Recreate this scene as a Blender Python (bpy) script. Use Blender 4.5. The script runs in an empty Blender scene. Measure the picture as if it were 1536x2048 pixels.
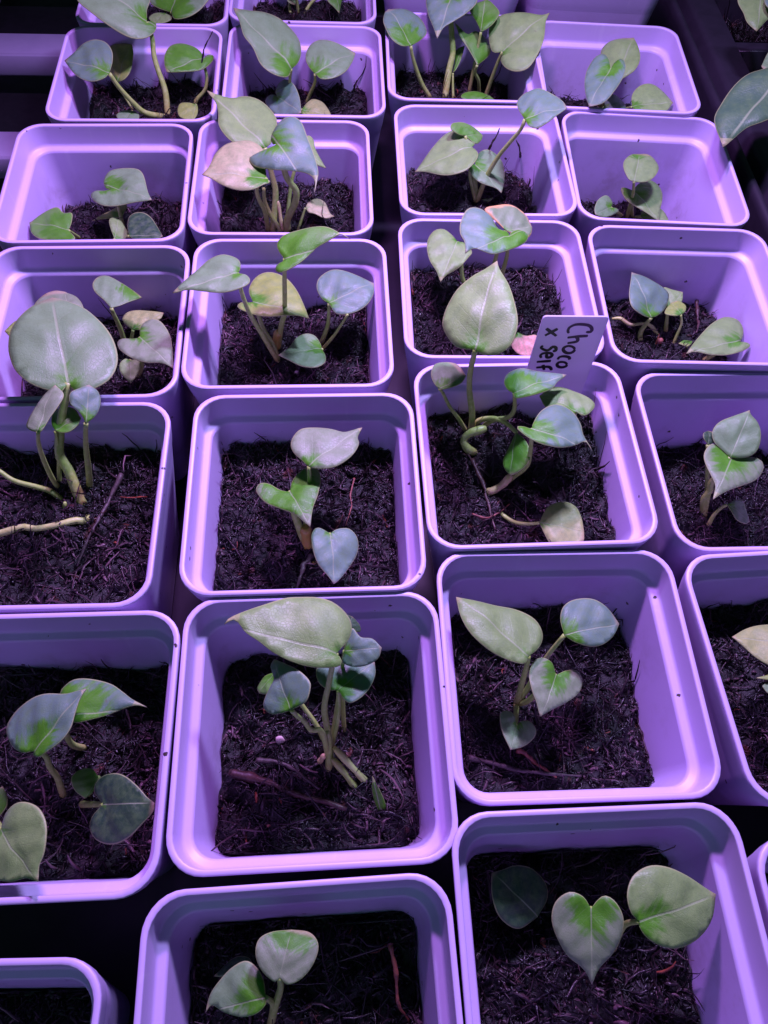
import bpy, math, random
import numpy as np
from mathutils import Vector, Matrix
from mathutils.geometry import delaunay_2d_cdt

# ------------------------------------------------------------------ camera, light, exposure
S = 0.09                       # metres per pot width: coordinates below are in pot widths
scene = bpy.context.scene
col = scene.collection

cam_data = bpy.data.cameras.new('camera')
cam_data.sensor_fit = 'VERTICAL'
cam_data.sensor_height = 36.0
cam_data.sensor_width = 27.0
cam_data.lens = 36.0 * 1499.19 / 2048.0
cam_data.clip_start = 0.005
cam_data.clip_end = 20.0
camera = bpy.data.objects.new('camera', cam_data)
col.objects.link(camera)
right = Vector((0.99687186, 0.06869718, 0.03907931))
up = Vector((-0.07903477, 0.86648301, 0.49291044))
fwd = Vector((0.0, 0.49445717, -0.86920200))
m = Matrix((right, up, -fwd)).transposed().to_4x4()
m.translation = Vector((0.0, 0.0, 2.7569)) * S
camera.matrix_world = m
scene.camera = camera

world = bpy.data.worlds.new('World')
scene.world = world
world.use_nodes = True
bg = world.node_tree.nodes['Background']
bg.inputs['Color'].default_value = (0.40, 0.78, 1.0, 1.0)      # dim cool room light
bg.inputs['Strength'].default_value = 0.035

# two LED grow bars above the far rows: the left one is redder, the right one bluer
for lx, lcol, power in ((-0.55, (0.64, 0.30, 1.0), 3.6), (0.95, (0.53, 0.48, 1.0), 3.4)):
    lamp_data = bpy.data.lights.new('grow_light', 'AREA')
    lamp_data.shape = 'RECTANGLE'
    lamp_data.size = 0.55 * S
    lamp_data.size_y = 0.40 * S
    lamp_data.color = lcol
    lamp_data.energy = power
    lamp = bpy.data.objects.new('grow_light', lamp_data)
    col.objects.link(lamp)
    lamp.location = Vector((lx, 4.35, 4.1)) * S
    lamp.rotation_euler = (Vector((0.15, 0.2, 0.0)) * S - lamp.location).to_track_quat('-Z', 'Y').to_euler()

room_data = bpy.data.lights.new('room_light', 'AREA')           # pale daylight from the room on the camera's side
room_data.shape = 'DISK'
room_data.size = 5.0 * S
room_data.color = (0.22, 1.0, 0.80)
room_data.energy = 0.22
room = bpy.data.objects.new('room_light', room_data)
col.objects.link(room)
room.location = Vector((-1.0, -5.5, 4.5)) * S
room.rotation_euler = (Vector((0.3, 0.8, 0.0)) * S - room.location).to_track_quat('-Z', 'Y').to_euler()

scene.view_settings.view_transform = 'Standard'
scene.view_settings.look = 'None'
scene.view_settings.exposure = 0.0
scene.view_settings.gamma = 1.0
scene.view_settings.use_curve_mapping = False
scene.cycles.max_bounces = 8

rng = np.random.default_rng(7)

# ------------------------------------------------------------------ helpers
def V(p):
    return np.array(p, float) / 1000.0          # data below is stored in thousandths of a pot width

def tag(o, label=None, cat=None, group=None, kind=None):
    if label: o['label'] = label
    if cat: o['category'] = cat
    if group: o['group'] = group
    if kind: o['kind'] = kind
    return o

def empty(name, loc, rot=(0, 0, 0)):
    e = bpy.data.objects.new(name, None)
    e.empty_display_size = 0.01
    e.location = Vector(loc) * S
    e.rotation_euler = rot
    col.objects.link(e)
    return e

def mesh_obj(name, verts, faces, mat, parent=None, smooth=True, sharp=None, loc=None):
    me = bpy.data.meshes.new(name)
    me.from_pydata((np.asarray(verts, float) * S).tolist(), [], faces)
    me.update()
    if smooth:
        me.polygons.foreach_set('use_smooth', [True] * len(me.polygons))
        if sharp is not None:
            me.set_sharp_from_angle(angle=math.radians(sharp))
    for mm in (mat if isinstance(mat, (list, tuple)) else [mat]):
        me.materials.append(mm)
    o = bpy.data.objects.new(name, me)
    if parent is not None: o.parent = parent
    if loc is not None: o.location = Vector(loc) * S
    col.objects.link(o)
    return o

def catmull(pts, n):
    """smooth curve through the points, n samples evenly spaced along it"""
    P = np.asarray(pts, float)
    if len(P) == 2:
        t = np.linspace(0, 1, n)[:, None]
        return P[0] * (1 - t) + P[1] * t
    E = np.vstack([2 * P[0] - P[1], P, 2 * P[-1] - P[-2]])
    out = []
    for i in range(len(P) - 1):
        p0, p1, p2, p3 = E[i:i + 4]
        for t in np.linspace(0, 1, 12, endpoint=False):
            out.append(0.5 * ((2 * p1) + (-p0 + p2) * t + (2 * p0 - 5 * p1 + 4 * p2 - p3) * t * t + (-p0 + 3 * p1 - 3 * p2 + p3) * t ** 3))
    out.append(P[-1])
    out = np.array(out)
    d = np.r_[0, np.cumsum(np.linalg.norm(np.diff(out, axis=0), axis=1))]
    s = np.linspace(0, d[-1], n)
    return np.stack([np.interp(s, d, out[:, k]) for k in range(3)], 1)

def tube(path, radii, sides=8):
    path = np.asarray(path, float)
    n = len(path)
    T = np.gradient(path, axis=0)
    T /= np.linalg.norm(T, axis=1)[:, None] + 1e-12
    ref = np.array([0.31, 0.83, 0.46])
    verts, faces = [], []
    for i in range(n):
        a = np.cross(T[i], ref); a /= np.linalg.norm(a) + 1e-12
        b = np.cross(T[i], a)
        for k in range(sides):
            th = 2 * math.pi * k / sides
            verts.append(path[i] + radii[i] * (math.cos(th) * a + math.sin(th) * b))
    for i in range(n - 1):
        for k in range(sides):
            k2 = (k + 1) % sides
            faces.append((i * sides + k, i * sides + k2, (i + 1) * sides + k2, (i + 1) * sides + k))
    faces.append(tuple(range(sides - 1, -1, -1)))
    faces.append(tuple((n - 1) * sides + k for k in range(sides)))
    return verts, faces

def box(x0, x1, y0, y1, z0, z1, bev=0.0):
    if bev <= 0:
        v = [(x, y, z) for z in (z0, z1) for y in (y0, y1) for x in (x0, x1)]
        f = [(0, 2, 3, 1), (4, 5, 7, 6), (0, 1, 5, 4), (2, 6, 7, 3), (0, 4, 6, 2), (1, 3, 7, 5)]
        return v, f
    v = []
    for z, b in ((z0, bev), (z0 + bev, 0), (z1 - bev, 0), (z1 - bev * .3, bev * .3), (z1, bev)):
        xs, ys = (x0 + b, x1 - b), (y0 + b, y1 - b)
        v += [(xs[0], ys[0], z), (xs[1], ys[0], z), (xs[1], ys[1], z), (xs[0], ys[1], z)]
    f = [(3, 2, 1, 0), (16, 17, 18, 19)]
    for i in range(4):
        for k in range(4):
            f.append((i * 4 + k, i * 4 + (k + 1) % 4, i * 4 + 4 + (k + 1) % 4, i * 4 + 4 + k))
    return v, f

# ------------------------------------------------------------------ materials
class Nodes:
    def __init__(self, name):
        self.m = bpy.data.materials.new(name)
        self.m.use_nodes = True
        self.t = self.m.node_tree
        self.b = self.t.nodes['Principled BSDF']
        self.out = self.t.nodes['Material Output']
    def n(self, kind, **props):
        nd = self.t.nodes.new(kind)
        for k, v in props.items(): setattr(nd, k, v)
        return nd
    def link(self, a, b): self.t.links.new(a, b)
    def val(self, sock, v):
        if hasattr(v, 'is_linked') or isinstance(v, bpy.types.NodeSocket): self.link(v, sock)
        else: sock.default_value = v
    def math(self, op, a, b=None, c=None, clamp=False):
        nd = self.n('ShaderNodeMath', operation=op, use_clamp=clamp)
        self.val(nd.inputs[0], a)
        if b is not None: self.val(nd.inputs[1], b)
        if c is not None: self.val(nd.inputs[2], c)
        return nd.outputs[0]
    def smooth(self, x, lo, hi):
        nd = self.n('ShaderNodeMapRange', interpolation_type='SMOOTHSTEP')
        self.val(nd.inputs['Value'], x)
        nd.inputs['From Min'].default_value = lo
        nd.inputs['From Max'].default_value = hi
        return nd.outputs[0]
    def noise(self, scale, detail=3.0, rough=0.5, vec=None):
        nd = self.n('ShaderNodeTexNoise')
        nd.inputs['Scale'].default_value = scale
        nd.inputs['Detail'].default_value = detail
        nd.inputs['Roughness'].default_value = rough
        if vec is not None: self.link(vec, nd.inputs['Vector'])
        return nd.outputs['Fac']
    def mix(self, f, a, b, blend='MIX'):
        nd = self.n('ShaderNodeMix', data_type='RGBA', blend_type=blend)
        self.val(nd.inputs[0], f)
        for s, v in ((nd.inputs[6], a), (nd.inputs[7], b)):
            if isinstance(v, bpy.types.NodeSocket): self.link(v, s)
            else: s.default_value = (*v, 1.0)
        return nd.outputs[2]
    def obj(self):
        return self.n('ShaderNodeTexCoord').outputs['Object']
    def bump(self, h, strength, dist=0.001):
        nd = self.n('ShaderNodeBump')
        nd.inputs['Strength'].default_value = strength
        nd.inputs['Distance'].default_value = dist
        self.link(h, nd.inputs['Height'])
        self.link(nd.outputs['Normal'], self.b.inputs['Normal'])

def pot_material():
    N = Nodes('pale_plastic')
    info = N.n('ShaderNodeObjectInfo')
    add = N.n('ShaderNodeVectorMath', operation='ADD')
    N.link(N.obj(), add.inputs[0])
    sc = N.n('ShaderNodeVectorMath', operation='SCALE'); sc.inputs['Scale'].default_value = 1.0
    N.link(info.outputs['Location'], sc.inputs[0]); N.link(sc.outputs[0], add.inputs[1])
    v = add.outputs[0]
    big = N.noise(14.0, 4.0, 0.6, v)
    c = N.mix(N.smooth(big, 0.3, 0.75), (0.55, 0.43, 0.72), (0.59, 0.46, 0.75))
    # soil crumbs and smears stuck to the plastic
    vor = N.n('ShaderNodeTexVoronoi'); vor.inputs['Scale'].default_value = 190.0
    N.link(v, vor.inputs['Vector'])
    sep = N.n('ShaderNodeSeparateColor'); N.link(vor.outputs['Color'], sep.inputs[0])
    pick = N.math('GREATER_THAN', sep.outputs[0], 0.93)
    wob = N.noise(900.0, 2.0, 0.5, v)
    rad = N.math('MULTIPLY_ADD', wob, 0.30, -0.02)
    dot = N.math('LESS_THAN', vor.outputs['Distance'], rad)
    spot = N.math('MULTIPLY', pick, dot)
    c = N.mix(spot, c, (0.05, 0.03, 0.03))
    smear = N.smooth(N.noise(55.0, 5.0, 0.65, v), 0.66, 0.80)
    c = N.mix(N.math('MULTIPLY', smear, 0.28), c, (0.30, 0.20, 0.20))
    # soil rubbed on the walls where the mix has been poured and watered
    zz = N.n('ShaderNodeSeparateXYZ'); N.link(N.obj(), zz.inputs[0])
    band = N.math('MULTIPLY', N.smooth(zz.outputs[2], -0.10 * S, -0.40 * S), N.smooth(N.noise(38.0, 6.0, 0.7, v), 0.46, 0.70))
    c = N.mix(N.math('MULTIPLY', band, 0.38), c, (0.20, 0.13, 0.15))
    stretch = N.n('ShaderNodeMapping'); stretch.inputs['Scale'].default_value = (160.0, 160.0, 14.0)
    N.link(v, stretch.inputs['Vector'])
    streak = N.smooth(N.noise(1.0, 4.0, 0.6, stretch.outputs[0]), 0.58, 0.74)
    c = N.mix(N.math('MULTIPLY', streak, 0.13), c, (0.80, 0.74, 0.88))
    N.link(c, N.b.inputs['Base Color'])
    r = N.math('MULTIPLY_ADD', N.noise(60.0, 3.0, 0.6, v), 0.18, 0.32)
    N.link(r, N.b.inputs['Roughness'])
    N.b.inputs['Specular IOR Level'].default_value = 0.45
    N.bump(N.noise(420.0, 2.0, 0.5, v), 0.05, 0.0004)
    return N.m

def leaf_material():
    N = Nodes('leaf_blade')
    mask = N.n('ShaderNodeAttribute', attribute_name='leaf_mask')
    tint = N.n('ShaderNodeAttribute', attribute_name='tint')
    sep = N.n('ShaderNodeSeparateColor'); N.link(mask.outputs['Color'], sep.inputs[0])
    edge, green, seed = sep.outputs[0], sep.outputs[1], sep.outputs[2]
    uv = N.n('ShaderNodeUVMap', uv_map='UVMap').outputs[0]
    suv = N.n('ShaderNodeSeparateXYZ'); N.link(uv, suv.inputs[0])
    u, v = suv.outputs[0], suv.outputs[1]
    comb = N.n('ShaderNodeCombineXYZ')
    N.link(u, comb.inputs[0]); N.link(v, comb.inputs[1])
    N.link(N.math('MULTIPLY', seed, 40.0), comb.inputs[2])
    p = comb.outputs[0]
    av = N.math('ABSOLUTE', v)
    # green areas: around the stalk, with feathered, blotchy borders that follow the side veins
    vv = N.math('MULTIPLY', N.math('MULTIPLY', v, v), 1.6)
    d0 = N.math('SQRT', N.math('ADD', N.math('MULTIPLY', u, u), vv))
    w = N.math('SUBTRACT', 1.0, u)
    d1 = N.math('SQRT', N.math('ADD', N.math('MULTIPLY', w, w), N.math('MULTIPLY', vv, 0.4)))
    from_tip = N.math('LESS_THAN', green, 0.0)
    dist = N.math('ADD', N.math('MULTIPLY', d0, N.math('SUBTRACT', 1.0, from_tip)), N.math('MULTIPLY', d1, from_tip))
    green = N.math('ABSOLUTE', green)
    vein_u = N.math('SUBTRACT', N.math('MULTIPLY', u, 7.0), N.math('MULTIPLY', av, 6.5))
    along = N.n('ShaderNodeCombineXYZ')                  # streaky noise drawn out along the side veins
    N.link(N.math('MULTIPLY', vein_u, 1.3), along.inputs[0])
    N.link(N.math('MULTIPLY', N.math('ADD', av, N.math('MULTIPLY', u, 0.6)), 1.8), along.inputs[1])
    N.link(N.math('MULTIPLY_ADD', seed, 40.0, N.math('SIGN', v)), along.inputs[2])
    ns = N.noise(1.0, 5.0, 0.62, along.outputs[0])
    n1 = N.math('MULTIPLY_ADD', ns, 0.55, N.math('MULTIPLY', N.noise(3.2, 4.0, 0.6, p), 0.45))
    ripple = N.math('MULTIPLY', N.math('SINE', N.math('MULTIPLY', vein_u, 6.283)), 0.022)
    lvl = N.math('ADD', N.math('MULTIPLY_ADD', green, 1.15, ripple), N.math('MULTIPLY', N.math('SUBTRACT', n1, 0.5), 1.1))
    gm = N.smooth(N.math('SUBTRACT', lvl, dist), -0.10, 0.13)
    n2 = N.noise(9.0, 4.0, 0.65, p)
    pale = N.mix(N.smooth(n2, 0.3, 0.75), tint.outputs['Color'], N.mix(0.5, tint.outputs['Color'], (0.16, 0.28, 0.09)))  # pale areas carry the lamp's sheen as colour, mottled at random
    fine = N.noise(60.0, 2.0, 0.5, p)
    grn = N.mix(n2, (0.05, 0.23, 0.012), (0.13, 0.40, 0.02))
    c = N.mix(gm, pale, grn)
    # fine net of veinlets, dust and small scars
    net = N.n('ShaderNodeTexVoronoi', feature='DISTANCE_TO_EDGE'); net.inputs['Scale'].default_value = 30.0
    N.link(p, net.inputs['Vector'])
    netl = N.smooth(net.outputs['Distance'], 0.10, 0.0)
    c = N.mix(N.math('MULTIPLY', netl, 0.09), c, (0.08, 0.16, 0.04))
    dust = N.smooth(N.noise(34.0, 3.0, 0.7, p), 0.60, 0.78)
    c = N.mix(N.math('MULTIPLY', dust, 0.16), c, (0.55, 0.55, 0.50))
    # veins
    mid = N.math('MULTIPLY', N.smooth(av, 0.016, 0.004), N.smooth(u, 0.98, 0.75))
    lat = N.smooth(N.math('ABSOLUTE', N.math('SUBTRACT', N.math('FRACT', vein_u), 0.5)), 0.06, 0.0)
    lat = N.math('MULTIPLY', lat, N.math('MULTIPLY', N.smooth(edge, 0.98, 0.5), N.smooth(n1, 0.35, 0.65)))
    c = N.mix(N.math('MULTIPLY', mid, 0.55), c, (0.42, 0.52, 0.28))
    c = N.mix(N.math('MULTIPLY', lat, 0.12), c, (0.42, 0.52, 0.28))
    marg = N.smooth(edge, 0.955, 0.99)
    c = N.mix(N.math('MULTIPLY', marg, 0.7), c, (0.48, 0.52, 0.22))
    warm = N.math('MULTIPLY', N.smooth(N.math('ADD', edge, N.math('MULTIPLY', n1, 0.3)), 0.98, 1.14), tint.outputs['Alpha'])
    c = N.mix(warm, c, (0.75, 0.46, 0.18))
    tip = N.math('MULTIPLY', N.smooth(u, 0.90, 1.0), 0.5)
    c = N.mix(tip, c, (0.60, 0.42, 0.26))
    spots = N.smooth(N.noise(11.0, 2.0, 0.4, p), 0.76, 0.80)
    c = N.mix(N.math('MULTIPLY', spots, 0.45), c, (0.16, 0.14, 0.07))
    N.link(c, N.b.inputs['Base Color'])
    N.link(N.math('MULTIPLY_ADD', n2, 0.26, 0.33), N.b.inputs['Roughness'])
    N.b.inputs['Specular IOR Level'].default_value = 0.5
    h = N.math('ADD', N.math('MULTIPLY', N.math('ADD', mid, N.math('MULTIPLY', lat, 0.6)), -0.5), N.math('MULTIPLY', fine, 0.12))
    h = N.math('ADD', N.math('SUBTRACT', h, N.math('MULTIPLY', netl, 0.18)), N.math('MULTIPLY', ns, 0.6))
    N.bump(h, 0.35, 0.0006)
    tr = N.n('ShaderNodeBsdfTranslucent')
    N.link(N.mix(0.5, c, (0.35, 0.55, 0.08)), tr.inputs['Color'])
    ms = N.n('ShaderNodeMixShader'); ms.inputs[0].default_value = 0.22
    N.link(N.b.outputs[0], ms.inputs[1]); N.link(tr.outputs[0], ms.inputs[2])
    N.link(ms.outputs[0], N.out.inputs['Surface'])
    return N.m

def stalk_material(name, c0, c1, c2, rough=0.42):
    N = Nodes(name)
    a = N.n('ShaderNodeAttribute', attribute_name='along')
    n = N.noise(500.0, 3.0, 0.6, N.obj())
    c = N.mix(N.smooth(a.outputs['Fac'], 0.0, 0.35), c0, c1)
    c = N.mix(N.smooth(n, 0.35, 0.8), c, c2)
    N.link(c, N.b.inputs['Base Color'])
    N.b.inputs['Roughness'].default_value = rough
    N.b.inputs['Subsurface Weight'].default_value = 0.05
    N.b.inputs['Subsurface Radius'].default_value = (0.002, 0.002, 0.0008)
    N.bump(N.noise(900.0, 3.0, 0.6, N.obj()), 0.25, 0.0005)
    return N.m

def soil_material(name, dark, light, rough, bump):
    N = Nodes(name)
    v = N.obj()
    n = N.noise(260.0, 5.0, 0.7, v)
    big = N.noise(45.0, 3.0, 0.6, v)
    if 'fibre' in name:
        isl = N.n('ShaderNodeNewGeometry').outputs['Random Per Island']
        patch = N.smooth(N.noise(26.0, 3.0, 0.6, v), 0.38, 0.66)
        c = N.mix(N.math('MULTIPLY', N.math('POWER', isl, 3.5), N.math('MULTIPLY_ADD', patch, 0.85, 0.15)), dark, light)
        c = N.mix(N.math('GREATER_THAN', isl, 0.996), c, (0.30, 0.07, 0.04))
    else:
        c = N.mix(N.smooth(n, 0.35, 0.75), dark, light)
    red = N.smooth(N.noise(120.0, 1.0, 0.4, v), 0.70, 0.76)
    c = N.mix(N.math('MULTIPLY', red, 0.5), c, (0.16, 0.045, 0.03))
    c = N.mix(N.math('MULTIPLY', big, 0.35), c, dark)
    N.link(c, N.b.inputs['Base Color'])
    N.b.inputs['Roughness'].default_value = rough
    N.b.inputs['Specular IOR Level'].default_value = 0.5
    N.bump(n, bump, 0.002)
    return N.m

def plain(name, c, rough=0.5, c2=None, scale=120.0, spec=0.5, bump=0.1):
    N = Nodes(name)
    n = N.noise(scale, 4.0, 0.6, N.obj())
    N.link(N.mix(N.smooth(n, 0.3, 0.75), c, c2 or tuple(x * 0.7 for x in c)), N.b.inputs['Base Color'])
    N.link(N.math('MULTIPLY_ADD', n, 0.2, rough - 0.1), N.b.inputs['Roughness'])
    N.b.inputs['Specular IOR Level'].default_value = spec
    N.bump(n, bump, 0.0006)
    return N.m

M_POT = pot_material()
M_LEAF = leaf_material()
M_STALK = {
    'stem': stalk_material('green_stalk', (0.38, 0.34, 0.09), (0.32, 0.46, 0.09), (0.46, 0.55, 0.19)),
    'pinkstem': stalk_material('pink_stalk', (0.66, 0.46, 0.18), (0.70, 0.50, 0.28), (0.5, 0.5, 0.14)),
    'rootpale': stalk_material('pale_root', (0.50, 0.52, 0.14), (0.56, 0.66, 0.22), (0.42, 0.48, 0.12)),
    'brown': stalk_material('brown_sheath', (0.46, 0.30, 0.05), (0.44, 0.28, 0.06), (0.36, 0.38, 0.06)),
}
M_SOIL = soil_material('peat', (0.004, 0.003, 0.003), (0.016, 0.010, 0.010), 0.6, 0.8)
M_FIBRE = soil_material('coir_fibre', (0.005, 0.0025, 0.0035), (0.25, 0.135, 0.165), 0.32, 0.3)
M_TWIG = {
    'twig': plain('dark_twig', (0.085, 0.055, 0.055), 0.55, (0.03, 0.018, 0.018), 600.0, bump=0.5),
    'redtwig': plain('reddish_twig', (0.085, 0.035, 0.03), 0.5, (0.03, 0.014, 0.012), 500.0, bump=0.5),
    'red': plain('red_bark', (0.30, 0.08, 0.05), 0.5, (0.10, 0.03, 0.025), 500.0, bump=0.5),
}
M_SHELF = plain('shelf_black', (0.012, 0.008, 0.014), 0.6, (0.006, 0.004, 0.008))
M_RACK = plain('rack_plastic', (0.56, 0.42, 0.70), 0.32, (0.46, 0.34, 0.60), 30.0)
M_TRAY = plain('black_tray_plastic', (0.028, 0.020, 0.034), 0.36, (0.018, 0.013, 0.022), 60.0)
M_TAG = plain('tag_plastic', (0.66, 0.62, 0.76), 0.42, (0.62, 0.58, 0.72), 40.0, bump=0.03)
def backlit(mat, colour, share):
    t = mat.node_tree
    tr = t.nodes.new('ShaderNodeBsdfTranslucent'); tr.inputs['Color'].default_value = (*colour, 1)
    ms = t.nodes.new('ShaderNodeMixShader'); ms.inputs[0].default_value = share
    t.links.new(t.nodes['Principled BSDF'].outputs[0], ms.inputs[1]); t.links.new(tr.outputs[0], ms.inputs[2])
    t.links.new(ms.outputs[0], t.nodes['Material Output'].inputs['Surface'])
backlit(M_TAG, (0.75, 0.68, 0.8), 0.35)            # thin plastic lets the lamp behind it through
M_GRAIN = {'pale': plain('perlite', (0.70, 0.52, 0.50), 0.6, (0.5, 0.36, 0.34), 900.0), 'red': plain('red_grain', (0.40, 0.14, 0.10), 0.5, (0.24, 0.08, 0.06), 900.0),
           'yellow': plain('yellow_grain', (0.52, 0.36, 0.05), 0.4, (0.40, 0.26, 0.04), 900.0)}
M_INK = plain('marker_ink', (0.008, 0.006, 0.010), 0.35, (0.012, 0.008, 0.014))

# ------------------------------------------------------------------ where the pots stand: x, y, turn, height, tilts, depth of the soil
POTS = {
    'A1': (-1.206, -0.643, 0.086, 0.000, -0.000, 0.000, 0.50),
    'A2': (-1.187, 0.505, 0.114, 0.016, -0.001, 0.002, 0.40),
    'A3': (-1.431, 1.495, 0.110, 0.017, -0.001, 0.004, 0.27),
    'A4': (-1.544, 2.514, 0.124, 0.007, 0.000, 0.003, 0.42),
    'A5': (-1.720, 3.521, 0.132, 0.010, -0.001, 0.003, 0.48),
    'A6': (-1.731, 4.546, 0.123, 0.015, -0.002, 0.004, 0.34),
    'A7': (-1.840, 5.585, 0.120, 0.000, 0.000, 0.000, 0.34),
    'B1': (-0.118, -0.345, 0.135, 0.011, -0.000, 0.000, 0.42),
    'B2': (-0.199, 0.678, 0.123, -0.011, 0.002, -0.002, 0.44),
    'B3': (-0.350, 1.662, 0.117, 0.008, -0.000, 0.002, 0.33),
    'B4': (-0.545, 2.671, 0.116, 0.016, -0.001, 0.003, 0.41),
    'B5': (-0.717, 3.691, 0.110, 0.010, -0.001, 0.001, 0.38),
    'B6': (-0.720, 4.732, 0.107, 0.007, -0.003, 0.002, 0.37),
    'B7': (-0.850, 5.760, 0.100, 0.000, 0.000, 0.000, 0.36),
    'C1': (0.853, -0.047, 0.114, 0.034, 0.004, 0.001, 0.45),
    'C2': (0.771, 0.970, 0.108, -0.035, -0.009, 0.004, 0.42),
    'C3': (0.632, 1.961, 0.121, -0.004, 0.006, -0.002, 0.29),
    'C4': (0.489, 2.973, 0.098, -0.006, -0.002, -0.000, 0.29),
    'C5': (0.405, 3.970, 0.102, 0.016, 0.005, 0.005, 0.39),
    'C6': (0.275, 5.008, 0.092, 0.012, 0.002, -0.000, 0.36),
    'C7': (0.150, 6.220, 0.100, 0.020, 0.000, -0.070, 0.40),
    'D1': (1.900, -0.040, 0.120, 0.000, 0.000, 0.000, 0.45),
    'D2': (1.805, 1.054, 0.152, -0.000, -0.000, -0.001, 0.38),
    'D3': (1.707, 2.062, 0.108, -0.055, 0.000, -0.020, 0.52),
    'D4': (1.518, 3.048, 0.076, -0.016, -0.003, -0.008, 0.47),
    'D5': (1.422, 4.080, 0.069, -0.026, -0.016, 0.003, 0.56),
    'D6': (1.268, 5.055, 0.060, 0.001, -0.004, -0.002, 0.47),
    'D7': (1.180, 6.385, 0.060, 0.020, 0.000, -0.070, 0.50),
}
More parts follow.
